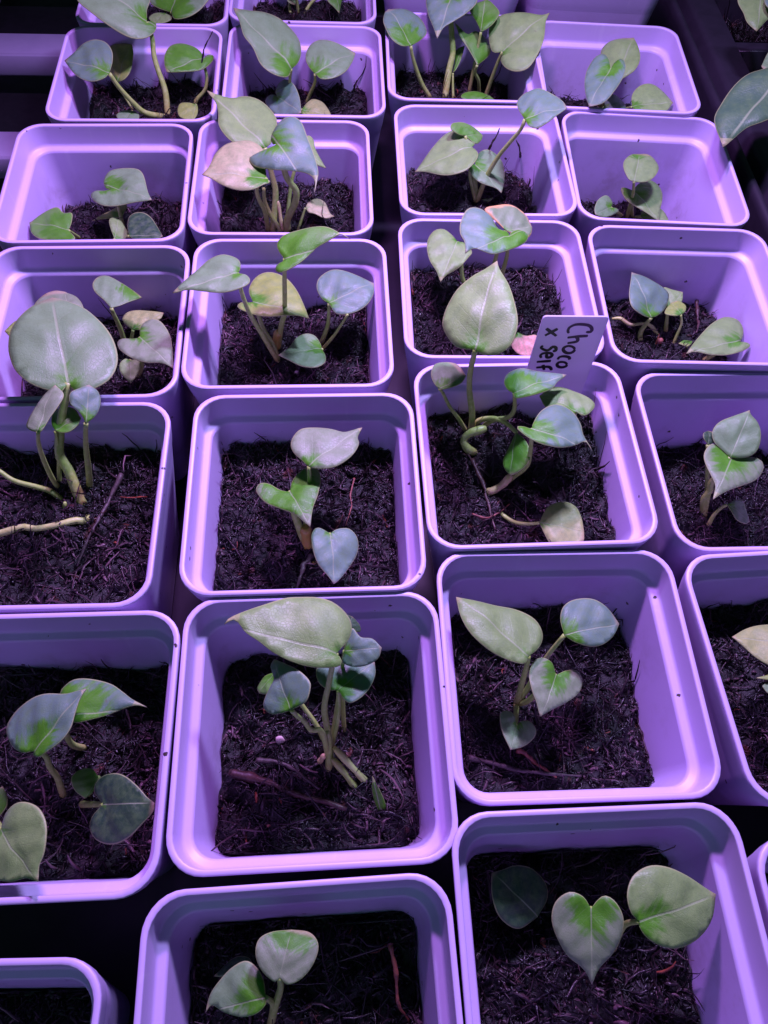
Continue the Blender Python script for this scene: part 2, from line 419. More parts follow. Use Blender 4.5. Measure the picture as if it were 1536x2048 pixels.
# every seedling leaf: pot key, base, outline side, tip, other side, upper-side normal, tint, green share, stalk path, stalk radius, curl
LEAVES = [
('A7',(-1792,5620,-185),[(-1891,5650,-181),(-1955,5695,-173),(-1943,5792,-151)],(-1739,5998,-97),[(-1525,5839,-126),(-1560,5692,-161),(-1646,5581,-189),(-1753,5551,-199)],(-3,-22,97),'s',0.4,[(-1871,5830,-350),(-1792,5621,-189)],0.011,(0.1,0.09,0.08)),
('A7',(-1851,5653,-210),[(-1922,5631,-213),(-1951,5584,-222)],(-1905,5535,-233),[(-1835,5557,-230),(-1788,5606,-221)],(2,-20,98),'p',0.2,[(-1871,5830,-350),(-1851,5654,-214)],0.011,(0.1,0.09,0.08)),
('A6',(-1733,4910,117),[(-1694,4928,107),(-1673,4898,97),(-1682,4820,90),(-1723,4754,95),(-1799,4720,115),(-1939,4753,163),(-2054,4813,207),(-2134,4882,241)],(-2179,5061,277),[(-2039,5217,252),(-1872,5226,201),(-1756,5124,151),(-1750,5003,134)],(30,-12,95),'s',0.15,[(-1639,4636,-335),(-1647,4719,-209),(-1684,4777,-109),(-1705,4821,-36),(-1708,4869,43),(-1734,4910,113)],0.017,(0.1,0.09,0.08)),
('A6',(-1895,4496,19),[(-1892,4583,34),(-1910,4668,48),(-1965,4740,60),(-2033,4755,63),(-2098,4714,56),(-2145,4631,42)],(-2188,4570,32),[(-2110,4472,16),(-2044,4426,8),(-1971,4418,7),(-1914,4451,12)],(0,-16,99),'b',0.3,[(-1639,4636,-335),(-1745,4549,-261),(-1804,4525,-181),(-1862,4505,-73),(-1895,4496,15)],0.016,(0.1,0.09,0.08)),
('A6',(-1949,4708,-166),[(-2016,4804,-151),(-2050,4909,-119),(-2030,4966,-87),(-1952,4958,-60)],(-1877,4931,-42),[(-1851,4845,-69),(-1857,4755,-110),(-1897,4709,-145)],(-34,-37,87),'y',0.15,[(-1878,4676,-335),(-1925,4694,-234),(-1948,4709,-169)],0.006,(0.1,0.09,0.08)),
('A6',(-1420,4930,-99),[(-1441,4984,-89),(-1497,5016,-77),(-1580,5013,-65),(-1639,4969,-62),(-1655,4877,-72),(-1641,4797,-84)],(-1619,4746,-93),[(-1537,4765,-103),(-1445,4806,-111),(-1387,4855,-113),(-1354,4939,-107),(-1364,4979,-101),(-1397,4974,-97)],(14,-12,98),'g',0.8,[(-1493,4800,-335),(-1473,4816,-307),(-1416,4840,-254),(-1400,4876,-195),(-1410,4905,-144),(-1420,4930,-103)],0.011,(0.1,0.09,0.08)),
('A6',(-1431,4630,-225),[(-1483,4634,-222),(-1530,4614,-222),(-1535,4553,-229),(-1508,4497,-235)],(-1429,4475,-241),[(-1407,4538,-235),(-1415,4609,-227)],(4,-10,99),'y',0.1,[(-1491,4655,-335),(-1431,4631,-229)],0.011,(0.1,0.09,0.08)),
('A6',(-1832,4539,-245),[(-1886,4524,-239),(-1914,4466,-241)],(-1861,4408,-251),[(-1784,4429,-259),(-1779,4504,-253),(-1806,4534,-248)],(12,-8,99),'s',0.2,[(-1879,4605,-335),(-1832,4539,-249)],0.011,(0.1,0.09,0.08)),
('B7',(-683,6160,-183),[(-732,6033,-189),(-712,5984,-214),(-664,5968,-245)],(-624,5949,-273),[(-620,6033,-252),(-611,6136,-230),(-639,6188,-200)],(48,-23,85),'g',0.6,[(-952,6036,-370),(-912,6038,-357),(-840,6100,-280),(-685,6161,-186)],0.011,(0.1,0.09,0.08)),
('B7',(-994,6121,-236),[(-1033,6061,-239),(-1013,6016,-258)],(-967,6017,-274),[(-950,6069,-266),(-955,6123,-249)],(32,-25,91),'p',0.2,[(-952,6036,-370),(-998,6038,-348),(-1015,6068,-306),(-995,6122,-240)],0.011,(0.1,0.09,0.08)),
('B7',(-946,5982,-139),[(-1046,5994,-131),(-1107,6053,-115)],(-1021,6171,-94),[(-909,6131,-109),(-883,6034,-131)],(6,-21,98),'s',0.2,[(-952,6036,-370),(-946,6026,-316),(-948,6007,-235),(-946,5983,-143)],0.011,(0.1,0.09,0.08)),
('B6',(-822,4824,-58),[(-789,4894,-62),(-780,4987,-53),(-805,5089,-31),(-861,5162,-1),(-940,5208,34),(-1039,5200,69),(-1137,5156,100)],(-1221,5131,128),[(-1172,5037,98),(-1130,4919,68),(-1064,4857,35),(-1006,4753,1),(-943,4709,-28),(-878,4708,-52),(-830,4743,-65)],(34,-12,93),'s',0.25,[(-849,4936,-373),(-846,4871,-183),(-823,4825,-62)],0.011,(0.1,0.09,0.08)),
('B6',(-679,4893,-117),[(-731,4959,-108),(-757,5034,-97),(-743,5124,-85),(-688,5195,-75),(-611,5203,-74),(-524,5168,-79)],(-432,5115,-86),[(-447,5020,-99),(-480,4929,-112),(-550,4869,-120),(-630,4846,-123)],(0,-14,99),'s',0.3,[(-762,4923,-373),(-719,4913,-268),(-683,4901,-180),(-679,4893,-121)],0.011,(0.1,0.09,0.08)),
('B6',(-922,4793,-233),[(-938,4839,-227),(-916,4893,-201),(-866,4896,-178),(-809,4834,-172),(-767,4738,-181),(-752,4671,-194)],(-741,4605,-209),[(-783,4606,-227),(-886,4638,-263),(-950,4694,-274),(-1004,4786,-271),(-988,4827,-252),(-943,4817,-235)],(-39,-26,88),'b',0.15,[(-842,4877,-373),(-920,4794,-237)],0.011,(0.1,0.09,0.08)),
('B6',(-752,4725,-263),[(-726,4794,-261),(-690,4841,-262),(-633,4833,-270),(-585,4776,-281)],(-547,4707,-292),[(-614,4656,-288),(-697,4661,-276),(-748,4686,-267)],(13,-8,99),'k',0.2,[(-774,4850,-373),(-753,4725,-267)],0.011,(0.1,0.09,0.08)),
('C6',(-65,5085,3),[(-129,5057,12),(-202,5097,37),(-256,5197,68),(-255,5291,86)],(-235,5337,89),[(-135,5376,73),(-55,5360,51),(4,5312,29),(29,5228,7),(-10,5149,2)],(22,-18,96),'b',0.45,[(95,5115,-358),(29,5103,-257),(-19,5095,-152),(-53,5088,-58),(-66,5085,-1)],0.013,(0.1,0.09,0.08)),
('C6',(183,5467,139),[(64,5537,132),(11,5455,103),(30,5332,79),(67,5227,62)],(101,5120,44),[(136,5197,69),(195,5237,89),(282,5302,120),(346,5380,150),(319,5495,171)],(-18,-22,96),'b',0.2,[(193,5128,-358),(207,5228,-218),(220,5287,-132),(202,5344,-48),(185,5399,35),(184,5468,135)],0.02,(0.1,0.09,0.08)),
('C6',(389,5269,28),[(355,5370,40),(309,5475,49),(334,5518,67),(394,5533,90)],(408,5543,97),[(456,5487,99),(503,5390,92),(476,5320,67),(433,5285,45)],(-30,-21,93),'g',0.5,[(364,5221,-358),(390,5270,24)],0.011,(0.1,0.09,0.08)),
('C6',(387,5131,-114),[(361,5174,-97),(307,5259,-63),(255,5325,-34)],(216,5418,-3),[(260,5389,-22),(311,5363,-42),(363,5414,-46),(418,5395,-66),(472,5318,-98),(462,5242,-112)],(27,-20,94),'g',0.4,[(435,5230,-358),(416,5194,-255),(382,5159,-181),(386,5132,-117)],0.011,(0.1,0.09,0.08)),
('C6',(542,5159,-29),[(479,5183,-47),(453,5290,-31),(456,5397,-4),(507,5456,30),(588,5457,61),(677,5424,86),(779,5365,110)],(828,5369,130),[(805,5306,106),(797,5166,69),(770,5063,34),(709,4964,-13),(638,4955,-42),(572,5005,-55),(533,5086,-50),(546,5138,-32)],(-34,-22,91),'p',0.02,[(485,5209,-358),(503,5196,-241),(527,5174,-99),(543,5160,-32)],0.012,(0.1,0.09,0.08)),
('C6',(232,5210,-222),[(243,5296,-190),(246,5379,-165)],(298,5383,-127),[(287,5302,-158),(254,5222,-203)],(-55,-23,80),'g',0.7,[(254,5136,-358),(240,5184,-271),(235,5211,-225)],0.008,(0.1,0.09,0.08)),
('C6',(355,4976,-268),[(298,5002,-264),(329,5051,-259),(409,5067,-258),(482,5048,-261)],(539,4999,-268),[(468,4946,-273),(372,4933,-273)],(1,-12,99),'g',0.7,[(349,5108,-358),(355,4976,-272)],0.011,(0.1,0.09,0.08)),
('D6',(1308,5069,-126),[(1252,5240,-130),(1240,5395,-117),(1289,5475,-87),(1362,5485,-56)],(1442,5455,-26),[(1468,5322,-30),(1466,5207,-44),(1433,5129,-67),(1380,5098,-93)],(-38,-11,92),'p',0.05,[(1356,5395,-479),(1309,5069,-130)],0.011,(0.1,0.09,0.08)),
('D6',(1192,4812,105),[(1187,4900,115),(1159,4954,112),(1108,4946,93),(1062,4856,65),(1042,4745,43),(1047,4627,30)],(1062,4539,24),[(1145,4540,53),(1205,4607,83),(1268,4737,122),(1277,4825,136),(1258,4875,136),(1224,4866,123)],(-33,-12,94),'b',0.25,[(1330,5338,-479),(1194,4813,101)],0.011,(0.1,0.09,0.08)),
('D6',(1311,5162,-349),[(1324,5221,-341),(1389,5286,-332)],(1465,5209,-344),[(1457,5138,-354),(1351,5111,-357)],(1,-14,99),'b',0.2,[(1363,5342,-479),(1311,5163,-353)],0.011,(0.1,0.09,0.08)),
('D6',(1424,4888,-169),[(1430,4998,-154),(1483,5075,-141),(1562,5098,-133),(1627,5045,-136)],(1695,4937,-146),[(1634,4847,-162),(1537,4838,-169),(1451,4849,-173)],(-6,-13,99),'p',0.2,[(1506,5361,-479),(1424,4889,-173)],0.011,(0.1,0.09,0.08)),
('A5',(-1747,3751,-219),[(-1789,3742,-225),(-1819,3795,-223),(-1810,3868,-214),(-1767,3893,-206),(-1655,3899,-192),(-1588,3850,-190),(-1532,3713,-198)],(-1497,3653,-200),[(-1575,3634,-212),(-1695,3607,-229),(-1782,3609,-239),(-1848,3651,-242),(-1877,3698,-240),(-1851,3731,-234),(-1793,3727,-227)],(-12,-11,99),'s',0.25,[(-1724,3646,-480),(-1729,3676,-408),(-1747,3751,-223)],0.011,(0.1,0.09,0.08)),
('A5',(-1878,3307,-170),[(-1875,3364,-168),(-1891,3437,-166),(-1939,3436,-168),(-1987,3473,-168),(-2056,3426,-173)],(-2114,3353,-177),[(-2074,3268,-178),(-2005,3222,-177),(-1902,3219,-173),(-1819,3235,-170)],(-4,-3,100),'g',0.55,[(-1991,3592,-480),(-1878,3307,-174)],0.011,(0.1,0.15,0.08)),
('A5',(-1726,3676,-370),[(-1714,3730,-364),(-1713,3779,-361),(-1771,3764,-369),(-1827,3721,-378)],(-1906,3658,-391),[(-1831,3670,-382),(-1768,3679,-374)],(-11,-7,99),'y',0.3,[(-1724,3646,-480),(-1723,3659,-432),(-1726,3676,-373)],0.011,(0.1,0.09,0.08)),
('A5',(-1692,3432,-320),[(-1728,3504,-304),(-1749,3560,-296),(-1736,3595,-305)],(-1712,3608,-318),[(-1686,3586,-331),(-1640,3514,-351),(-1656,3453,-339)],(46,5,89),'p',0.2,[(-1739,3609,-480),(-1694,3431,-323)],0.011,(0.1,0.09,0.08)),
('A5',(-1590,3412,-270),[(-1619,3498,-271),(-1622,3577,-271),(-1568,3610,-270),(-1499,3576,-268)],(-1397,3428,-265),[(-1440,3381,-266),(-1511,3364,-267)],(-3,0,100),'d',0.05,[(-1724,3646,-480),(-1590,3412,-274)],0.011,(0.1,0.09,0.08)),
('B5',(-840,3862,45),[(-811,3909,39),(-801,4014,40),(-809,4117,45),(-856,4193,59),(-924,4238,78),(-1004,4232,98),(-1075,4180,115),(-1140,4175,131)],(-1214,4191,151),[(-1155,4118,133),(-1124,4026,123),(-1104,3921,114),(-1052,3853,99),(-994,3821,83),(-889,3829,56)],(25,-3,97),'p',0.1,[(-809,3677,-380),(-795,3721,-290),(-786,3773,-180),(-803,3807,-99),(-841,3862,41)],0.017,(0.1,0.09,0.08)),
('B5',(-770,3494,120),[(-781,3553,122),(-815,3708,126),(-883,3765,130),(-954,3762,133),(-1025,3726,135),(-1068,3636,135),(-1084,3535,134)],(-1110,3472,133),[(-1057,3445,131),(-993,3404,127),(-904,3381,123),(-827,3394,120),(-777,3441,119),(-746,3468,119)],(4,-2,100),'q',0.25,[(-837,3683,-380),(-832,3636,-211),(-848,3584,-78),(-840,3551,18),(-770,3494,116)],0.012,(0.1,0.09,0.08)),
('B5',(-728,3682,200),[(-768,3695,197),(-771,3759,210),(-742,3836,231),(-687,3874,247),(-623,3835,248),(-568,3709,230),(-520,3594,212),(-488,3489,194),(-488,3428,181)],(-496,3344,162),[(-500,3428,180),(-548,3479,183),(-631,3502,176),(-725,3514,165),(-834,3545,155),(-880,3600,160),(-846,3633,172),(-773,3663,190)],(-14,-21,97),'b',0.2,[(-719,3687,-380),(-714,3696,-301),(-663,3702,-188),(-652,3707,-103),(-699,3692,-6),(-728,3682,196)],0.018,(0.1,-0.12,0.1)),
('B5',(-631,3894,27),[(-620,4012,29),(-583,4010,14),(-555,3927,-2)],(-489,3835,-35),[(-532,3825,-18),(-587,3833,6)],(38,-5,92),'p',0.2,[(-728,3705,-380),(-695,3824,-138),(-632,3895,24)],0.011,(0.1,0.09,0.08)),
('B5',(-610,3753,-253),[(-597,3809,-257),(-552,3860,-270),(-504,3842,-282),(-467,3769,-290)],(-437,3754,-298),[(-484,3712,-285),(-549,3722,-268),(-586,3719,-258)],(25,2,97),'q',0.05,[(-656,3704,-380),(-611,3753,-256)],0.008,(0.1,0.09,0.08)),
('C5',(352,4183,-71),[(372,4209,-63),(364,4293,-59),(314,4354,-68),(258,4369,-83),(189,4329,-105),(122,4232,-132),(70,4143,-153)],(22,4055,-173),[(89,4037,-156),(167,3994,-137),(243,3969,-118),(323,3981,-94),(375,4047,-74),(393,4112,-65),(373,4163,-66)],(-27,-7,96),'p',0.03,[(428,4083,-384),(393,4111,-298),(369,4132,-232),(356,4160,-148),(354,4184,-74)],0.011,(0.1,0.09,0.08)),
('C5',(312,4251,-43),[(268,4241,-32),(220,4258,-17),(222,4302,-12),(272,4339,-20),(339,4345,-37),(392,4320,-55)],(421,4297,-66),[(409,4250,-69),(373,4211,-64)],(26,-13,96),'g',0.5,[(428,4083,-384),(401,4150,-259),(311,4251,-46)],0.011,(0.1,0.09,0.08)),
('C5',(390,4175,-180),[(396,4238,-176),(425,4300,-176),(470,4326,-182),(523,4303,-194),(561,4254,-205),(577,4158,-216),(574,4067,-223)],(561,3995,-227),[(526,4021,-218),(437,4031,-201),(370,4078,-184),(342,4149,-173),(345,4175,-172)],(18,-8,98),'s',0.25,[(428,4083,-384),(401,4119,-303),(389,4175,-184)],0.011,(0.1,0.09,0.08)),
('C5',(618,4075,200),[(584,4163,197),(577,4223,201),(616,4278,219),(692,4291,245),(759,4232,262),(813,4161,273)],(841,4094,275),[(787,4047,253),(737,4007,233),(682,3981,212),(639,4011,201)],(-31,-9,95),'b',0.25,[(428,4083,-384),(465,4101,-201),(514,4102,-62),(554,4093,23),(608,4078,134),(619,4075,196)],0.013,(0.1,0.09,0.08)),
('C5',(525,4099,-344),[(489,4095,-352)],(459,4092,-358),[(475,4062,-355),(511,4068,-348)],(-21,-1,98),'p',0.2,[(510,4104,-384),(526,4099,-348)],0.004,(0.1,0.09,0.08)),
('D5',(1397,4221,-238),[(1364,4235,-237),(1339,4311,-232),(1344,4391,-226),(1392,4454,-221)],(1450,4473,-220),[(1506,4470,-219),(1545,4420,-222),(1561,4351,-227),(1533,4278,-233),(1486,4230,-236),(1436,4217,-238)],(-1,-7,100),'p',-0.2,[(1477,4340,-596),(1436,4268,-370),(1397,4222,-242)],0.011,(0.1,0.09,0.08)),
('D5',(1453,4348,-399),[(1497,4418,-396),(1567,4463,-398),(1619,4443,-404),(1647,4379,-413),(1647,4302,-420),(1627,4213,-427)],(1614,4123,-435),[(1557,4157,-427),(1482,4200,-416),(1407,4253,-404),(1378,4306,-397),(1374,4353,-392),(1407,4360,-394)],(9,-10,99),'p',0.35,[(1512,4353,-596),(1452,4348,-403)],0.011,(0.1,0.09,0.08)),
('D5',(1300,4176,-406),[(1309,4218,-401),(1282,4253,-387),(1247,4243,-379),(1204,4191,-375),(1182,4120,-381)],(1188,4077,-390),[(1243,4076,-407),(1305,4117,-418),(1349,4165,-423),(1335,4182,-416)],(28,-17,94),'s',0.25,[(1445,4345,-596),(1299,4177,-410)],0.011,(0.1,0.09,0.08)),
('D5',(1520,4217,-486),[(1537,4265,-484),(1615,4293,-477),(1663,4275,-473)],(1698,4171,-470),[(1654,4134,-475),(1563,4152,-483)],(-9,-1,100),'p',0.2,[(1530,4336,-596),(1521,4217,-490)],0.011,(0.1,0.09,0.08)),
('A4',(-1462,2684,-94),[(-1511,2733,-94),(-1569,2780,-92),(-1598,2838,-97),(-1585,2900,-110),(-1546,2924,-120),(-1472,2893,-127),(-1409,2857,-132)],(-1347,2816,-135),[(-1390,2762,-119),(-1425,2723,-107),(-1450,2698,-98)],(16,16,97),'s',-0.5,[(-1463,2709,-423),(-1469,2703,-344),(-1464,2699,-251),(-1464,2688,-135),(-1462,2683,-98)],0.012,(0.1,0.09,0.08)),
('A4',(-1419,2741,-305),[(-1475,2787,-315),(-1499,2823,-320),(-1482,2869,-321),(-1428,2889,-316),(-1353,2883,-306)],(-1281,2872,-297),[(-1288,2825,-295),(-1332,2796,-298),(-1363,2746,-298)],(-12,7,99),'k',0.15,[(-1463,2709,-423),(-1438,2725,-365),(-1419,2741,-309)],0.011,(0.1,0.09,0.08)),
('A4',(-1283,2522,-113),[(-1299,2594,-122),(-1283,2640,-126),(-1248,2658,-125),(-1201,2633,-119),(-1141,2552,-106),(-1101,2449,-92)],(-1067,2315,-75),[(-1131,2346,-83),(-1208,2347,-88),(-1293,2375,-97),(-1360,2428,-107),(-1386,2479,-115),(-1369,2508,-117),(-1316,2511,-114)],(-7,11,99),'l',0.18,[(-1370,2526,-423),(-1325,2526,-324),(-1283,2521,-116)],0.011,(0.1,0.09,0.08)),
('A4',(-1378,2521,-293),[(-1403,2520,-285),(-1422,2485,-288),(-1409,2440,-304)],(-1356,2400,-331),[(-1331,2463,-322),(-1326,2515,-310),(-1348,2533,-299)],(29,-24,92),'p',0.1,[(-1402,2514,-423),(-1379,2522,-296)],0.011,(0.1,0.09,0.08)),
('A3',(-1385,1967,200),[(-1398,1910,204),(-1436,1908,205),(-1529,1931,209),(-1607,1986,210),(-1659,2061,209),(-1691,2134,207),(-1708,2227,203),(-1689,2329,197),(-1655,2402,192)],(-1601,2459,186),[(-1525,2441,183),(-1432,2405,180),(-1333,2320,180),(-1264,2233,181),(-1221,2144,183),(-1210,2068,186),(-1226,1998,190),(-1272,1946,195),(-1321,1925,199),(-1354,1927,200)],(5,5,100),'s',0.12,[(-1365,1613,-263),(-1395,1669,-190),(-1419,1719,-124),(-1452,1762,-62),(-1445,1817,6),(-1426,1876,82),(-1403,1925,145),(-1385,1967,196)],0.02,(0.1,0.09,0.08)),
('A3',(-1548,2435,70),[(-1718,2499,64),(-1745,2524,61),(-1724,2594,54),(-1685,2630,51)],(-1634,2631,50),[(-1566,2594,54),(-1513,2524,61),(-1518,2457,68)],(0,10,100),'l',0.2,[(-1433,1666,-263),(-1506,1713,-247),(-1548,2435,66)],0.006,(0.1,0.09,0.08)),
('A3',(-1694,2409,55),[(-1789,2421,59)],(-1827,2334,72),[(-1773,2293,74),(-1690,2308,68)],(5,13,99),'y',0.2,None,0.011,(0.1,0.09,0.08)),
('A3',(-1348,1596,360),[(-1381,1605,351),(-1404,1631,346),(-1396,1703,354),(-1372,1761,365)],(-1336,1812,379),[(-1285,1761,390),(-1290,1707,384),(-1314,1651,374),(-1334,1600,364)],(-27,-7,96),'l',0.12,[(-1499,1698,-263),(-1480,1674,-111),(-1430,1639,116),(-1384,1613,269),(-1347,1597,356)],0.01,(0.1,0.09,0.08)),
('A3',(-1445,1809,60),[(-1473,1848,55),(-1484,1916,48),(-1441,1946,48),(-1395,1934,52)],(-1354,1888,59),[(-1356,1841,63),(-1381,1806,64),(-1415,1798,63)],(-7,9,99),'g',0.5,[(-1493,1686,-263),(-1479,1726,-164),(-1454,1774,-42),(-1444,1809,56)],0.009,(0.1,0.09,0.08)),
('A3',(-1186,1666,340),[(-1209,1696,358),(-1249,1723,384),(-1256,1764,397),(-1230,1795,391)],(-1203,1822,383),[(-1172,1810,365),(-1156,1781,351),(-1153,1743,341),(-1162,1705,337)],(43,-20,88),'b',0.3,[(-1367,1716,-263),(-1315,1710,-75),(-1268,1696,98),(-1224,1680,236),(-1188,1667,336)],0.012,(0.1,0.09,0.08)),
('B4',(-783,2691,200),[(-774,2722,199),(-788,2779,194),(-831,2808,190),(-881,2812,186),(-936,2772,185),(-978,2703,186),(-1013,2640,188)],(-1062,2543,190),[(-997,2566,193),(-914,2554,199),(-826,2553,205),(-756,2576,209),(-717,2607,209),(-713,2643,208),(-739,2677,204),(-760,2681,202)],(-7,6,100),'s',0.15,[(-639,2687,-404),(-703,2692,-221),(-752,2690,-69),(-774,2690,46),(-780,2690,110),(-782,2690,196)],0.012,(0.1,0.09,0.08)),
('B4',(-556,2723,280),[(-591,2777,271),(-605,2828,268),(-577,2879,279),(-510,2897,299),(-427,2896,324),(-356,2875,345)],(-255,2785,373),[(-304,2829,359),(-360,2791,341),(-423,2749,321),(-470,2686,305),(-519,2647,289),(-558,2634,277),(-589,2652,268),(-589,2689,269),(-561,2706,278)],(-29,-3,96),'g',0.5,[(-652,2783,-404),(-616,2780,-208),(-593,2774,-117),(-570,2746,144),(-555,2723,276)],0.013,(0.1,0.09,0.08)),
('B4',(-755,2790,-80),[(-790,2866,-88),(-782,2951,-99),(-747,3012,-107),(-689,3033,-111),(-616,3001,-108),(-551,2914,-99),(-501,2816,-88)],(-457,2707,-76),[(-524,2716,-76),(-637,2694,-70),(-723,2687,-68),(-800,2715,-70),(-827,2745,-73),(-811,2776,-77),(-774,2776,-77)],(2,12,99),'y',0.2,[(-639,2687,-404),(-663,2718,-322),(-711,2745,-225),(-730,2768,-156),(-755,2790,-84)],0.013,(0.1,0.09,0.08)),
('B4',(-370,2839,-97),[(-410,2864,-95),(-443,2926,-89),(-439,2993,-82),(-391,3045,-76),(-331,3055,-74),(-245,3033,-75)],(-147,2989,-78),[(-145,2914,-86),(-176,2837,-94),(-253,2780,-101),(-326,2774,-103)],(-2,-10,99),'b',0.15,[(-426,2807,-404),(-380,2824,-250),(-371,2834,-154),(-370,2840,-101)],0.011,(0.1,0.09,0.08)),
('B4',(-393,2665,-254),[(-406,2708,-259),(-442,2761,-266),(-489,2768,-266),(-537,2725,-260),(-565,2654,-251)],(-611,2593,-243),[(-551,2557,-239),(-480,2523,-235),(-406,2519,-236),(-366,2559,-241),(-368,2613,-248)],(1,12,99),'s',0.25,[(-413,2767,-404),(-393,2665,-258)],0.011,(0.1,0.09,0.08)),
('C4',(279,3287,-19),[(238,3345,-21),(198,3377,-24),(154,3363,-29),(122,3304,-34),(118,3229,-37),(139,3135,-38),(175,3069,-37)],(199,2995,-37),[(228,3043,-33),(293,3095,-24),(339,3162,-17),(358,3208,-14),(318,3276,-16)],(-10,-3,99),'p',0.12,[(378,3217,-306),(352,3226,-262),(329,3239,-210),(319,3255,-154),(308,3271,-93),(279,3287,-23)],0.011,(0.1,0.09,0.08)),
('C4',(502,3032,250),[(502,3065,250),(447,3077,257),(420,3142,261),(373,3184,267),(327,3188,272),(286,3153,277),(260,3066,280),(261,2989,280),(284,2938,276)],(290,2864,275),[(330,2908,271),(374,2898,265),(419,2890,259),(464,2911,254),(519,2947,247),(570,2992,241),(599,3038,238),(597,3077,238),(558,3090,243),(521,3070,248)],(12,-1,99),'b',0.4,[(482,3235,-306),(483,3210,-214),(479,3137,18),(476,3092,140),(501,3032,246)],0.011,(0.1,0.09,0.08)),
('C4',(499,3138,200),[(426,3193,220),(385,3236,232),(436,3280,222),(494,3313,210),(549,3321,197),(608,3288,181)],(643,3214,168),[(635,3165,168),(615,3132,171),(561,3118,184)],(24,-5,97),'o',0.15,[(555,3243,-306),(546,3218,-142),(540,3184,26),(498,3138,196)],0.011,(0.1,0.09,0.08)),
('C4',(630,2836,-196),[(599,2771,-219),(635,2725,-235)],(694,2708,-241),[(745,2748,-226),(732,2825,-200),(674,2820,-201)],(0,-33,94),'x',0.2,None,0.011,(0.1,0.09,0.08)),
('C3',(331,2194,350),[(322,2197,346),(258,2221,324),(218,2274,317),(194,2333,319),(194,2383,330),(210,2442,349),(245,2505,378),(304,2552,414),(360,2577,443)],(406,2608,470),[(416,2564,465),(455,2476,464),(482,2380,455),(497,2294,444),(492,2235,429),(469,2178,407),(427,2154,384),(385,2154,365),(348,2177,354)],(-39,-19,90),'p',0.1,[(406,2250,-304),(388,2248,-153),(352,2237,17),(335,2223,161),(332,2205,285),(332,2195,346)],0.014,(0.1,0.09,0.08)),
('C3',(209,2208,59),[(185,2236,54),(168,2298,42),(182,2366,29),(238,2396,23),(294,2386,25)],(333,2315,38),[(311,2262,48),(263,2223,56),(227,2205,60)],(1,19,98),'s',0.35,[(377,2248,-304),(331,2241,-204),(275,2226,-97),(228,2214,20),(209,2207,55)],0.009,(0.1,0.09,0.08)),
('C3',(537,2149,140),[(507,2176,131),(495,2229,119),(518,2284,111),(578,2312,112),(647,2298,124),(716,2289,134)],(775,2277,144),[(733,2229,148),(700,2176,155),(636,2145,153),(543,2113,148)],(-12,19,97),'b',0.5,[(456,2271,-304),(496,2241,-192),(552,2182,-79),(563,2167,7),(537,2148,136)],0.011,(0.1,0.09,0.08)),
('C3',(827,2122,80),[(859,2095,86),(909,2147,77),(912,2191,68),(858,2240,58),(789,2271,50),(729,2273,48)],(669,2214,59),[(689,2143,73),(736,2088,85),(794,2085,87)],(-2,19,98),'p',0.2,[(803,2225,-304),(833,2153,-50),(827,2121,76)],0.011,(0.1,0.09,0.08)),
('C3',(605,1945,160),[(614,1983,152),(648,2055,135),(699,2103,121),(748,2113,115),(799,2086,114),(827,2017,124),(833,1946,136)],(864,1866,148),[(838,1912,142),(795,1888,151),(723,1855,164),(656,1857,171),(595,1884,172),(547,1921,170),(539,1942,167),(571,1950,163)],(10,18,98),'b',0.35,[(590,1966,-304),(605,1962,-249),(642,1947,-129),(632,1948,6),(605,1944,156)],0.011,(0.1,0.09,0.08)),
('C3',(585,2093,-74),[(559,2034,-98),(535,1974,-120),(535,1926,-124)],(559,1873,-110),[(595,1884,-83),(632,1911,-54),(642,1967,-41),(617,2046,-54)],(-59,-6,80),'g',0.8,[(423,2268,-304),(434,2273,-248),(493,2238,-172),(546,2175,-118),(587,2093,-77)],0.012,(0.1,0.09,0.08)),
('C3',(703,1677,-174),[(716,1713,-171),(740,1754,-166),(781,1777,-159),(827,1779,-152),(865,1754,-146),(885,1700,-145)],(893,1628,-145),[(885,1583,-148),(828,1564,-157),(751,1570,-169),(719,1628,-173)],(-16,-3,99),'k',0.12,[(501,1862,-304),(547,1775,-284),(602,1716,-255),(654,1690,-218),(704,1677,-178)],0.009,(0.1,0.09,0.08)),
('D4',(1413,3136,-309),[(1364,3133,-295),(1291,3159,-270),(1277,3230,-259),(1296,3338,-253)],(1310,3420,-248),[(1386,3420,-271),(1455,3399,-294),(1516,3367,-316),(1538,3328,-326),(1512,3241,-328),(1457,3167,-319)],(29,-10,95),'b',0.2,[(1411,3110,-496),(1389,3125,-424),(1399,3133,-360),(1412,3136,-313)],0.013,(0.1,0.09,0.08)),
('D4',(1546,3267,-377),[(1540,3360,-366),(1533,3432,-359),(1580,3417,-353)],(1638,3398,-345),[(1628,3332,-355),(1589,3280,-368)],(-16,-12,98),'p',0.3,[(1572,3229,-496),(1546,3267,-381)],0.011,(0.1,0.09,0.08)),
('D4',(1586,3182,-312),[(1555,3170,-316),(1505,3187,-327),(1511,3226,-330)],(1550,3286,-331),[(1593,3298,-325),(1622,3256,-315),(1614,3208,-310)],(-17,12,98),'y',0.3,[(1604,3121,-496),(1605,3139,-442),(1607,3163,-368),(1587,3181,-316)],0.008,(0.1,0.09,0.08)),
('D4',(1861,2995,-301),[(1892,3005,-300),(1921,3087,-306),(1912,3159,-313),(1876,3190,-319),(1827,3188,-322),(1749,3124,-321),(1665,3021,-316)],(1578,2890,-310),[(1633,2906,-307),(1699,2883,-301),(1787,2886,-295),(1880,2918,-292),(1930,2959,-293),(1923,2985,-296),(1890,2992,-298)],(-7,10,99),'p',0.15,[(1769,3022,-496),(1861,2995,-305)],0.011,(0.1,0.09,0.08)),
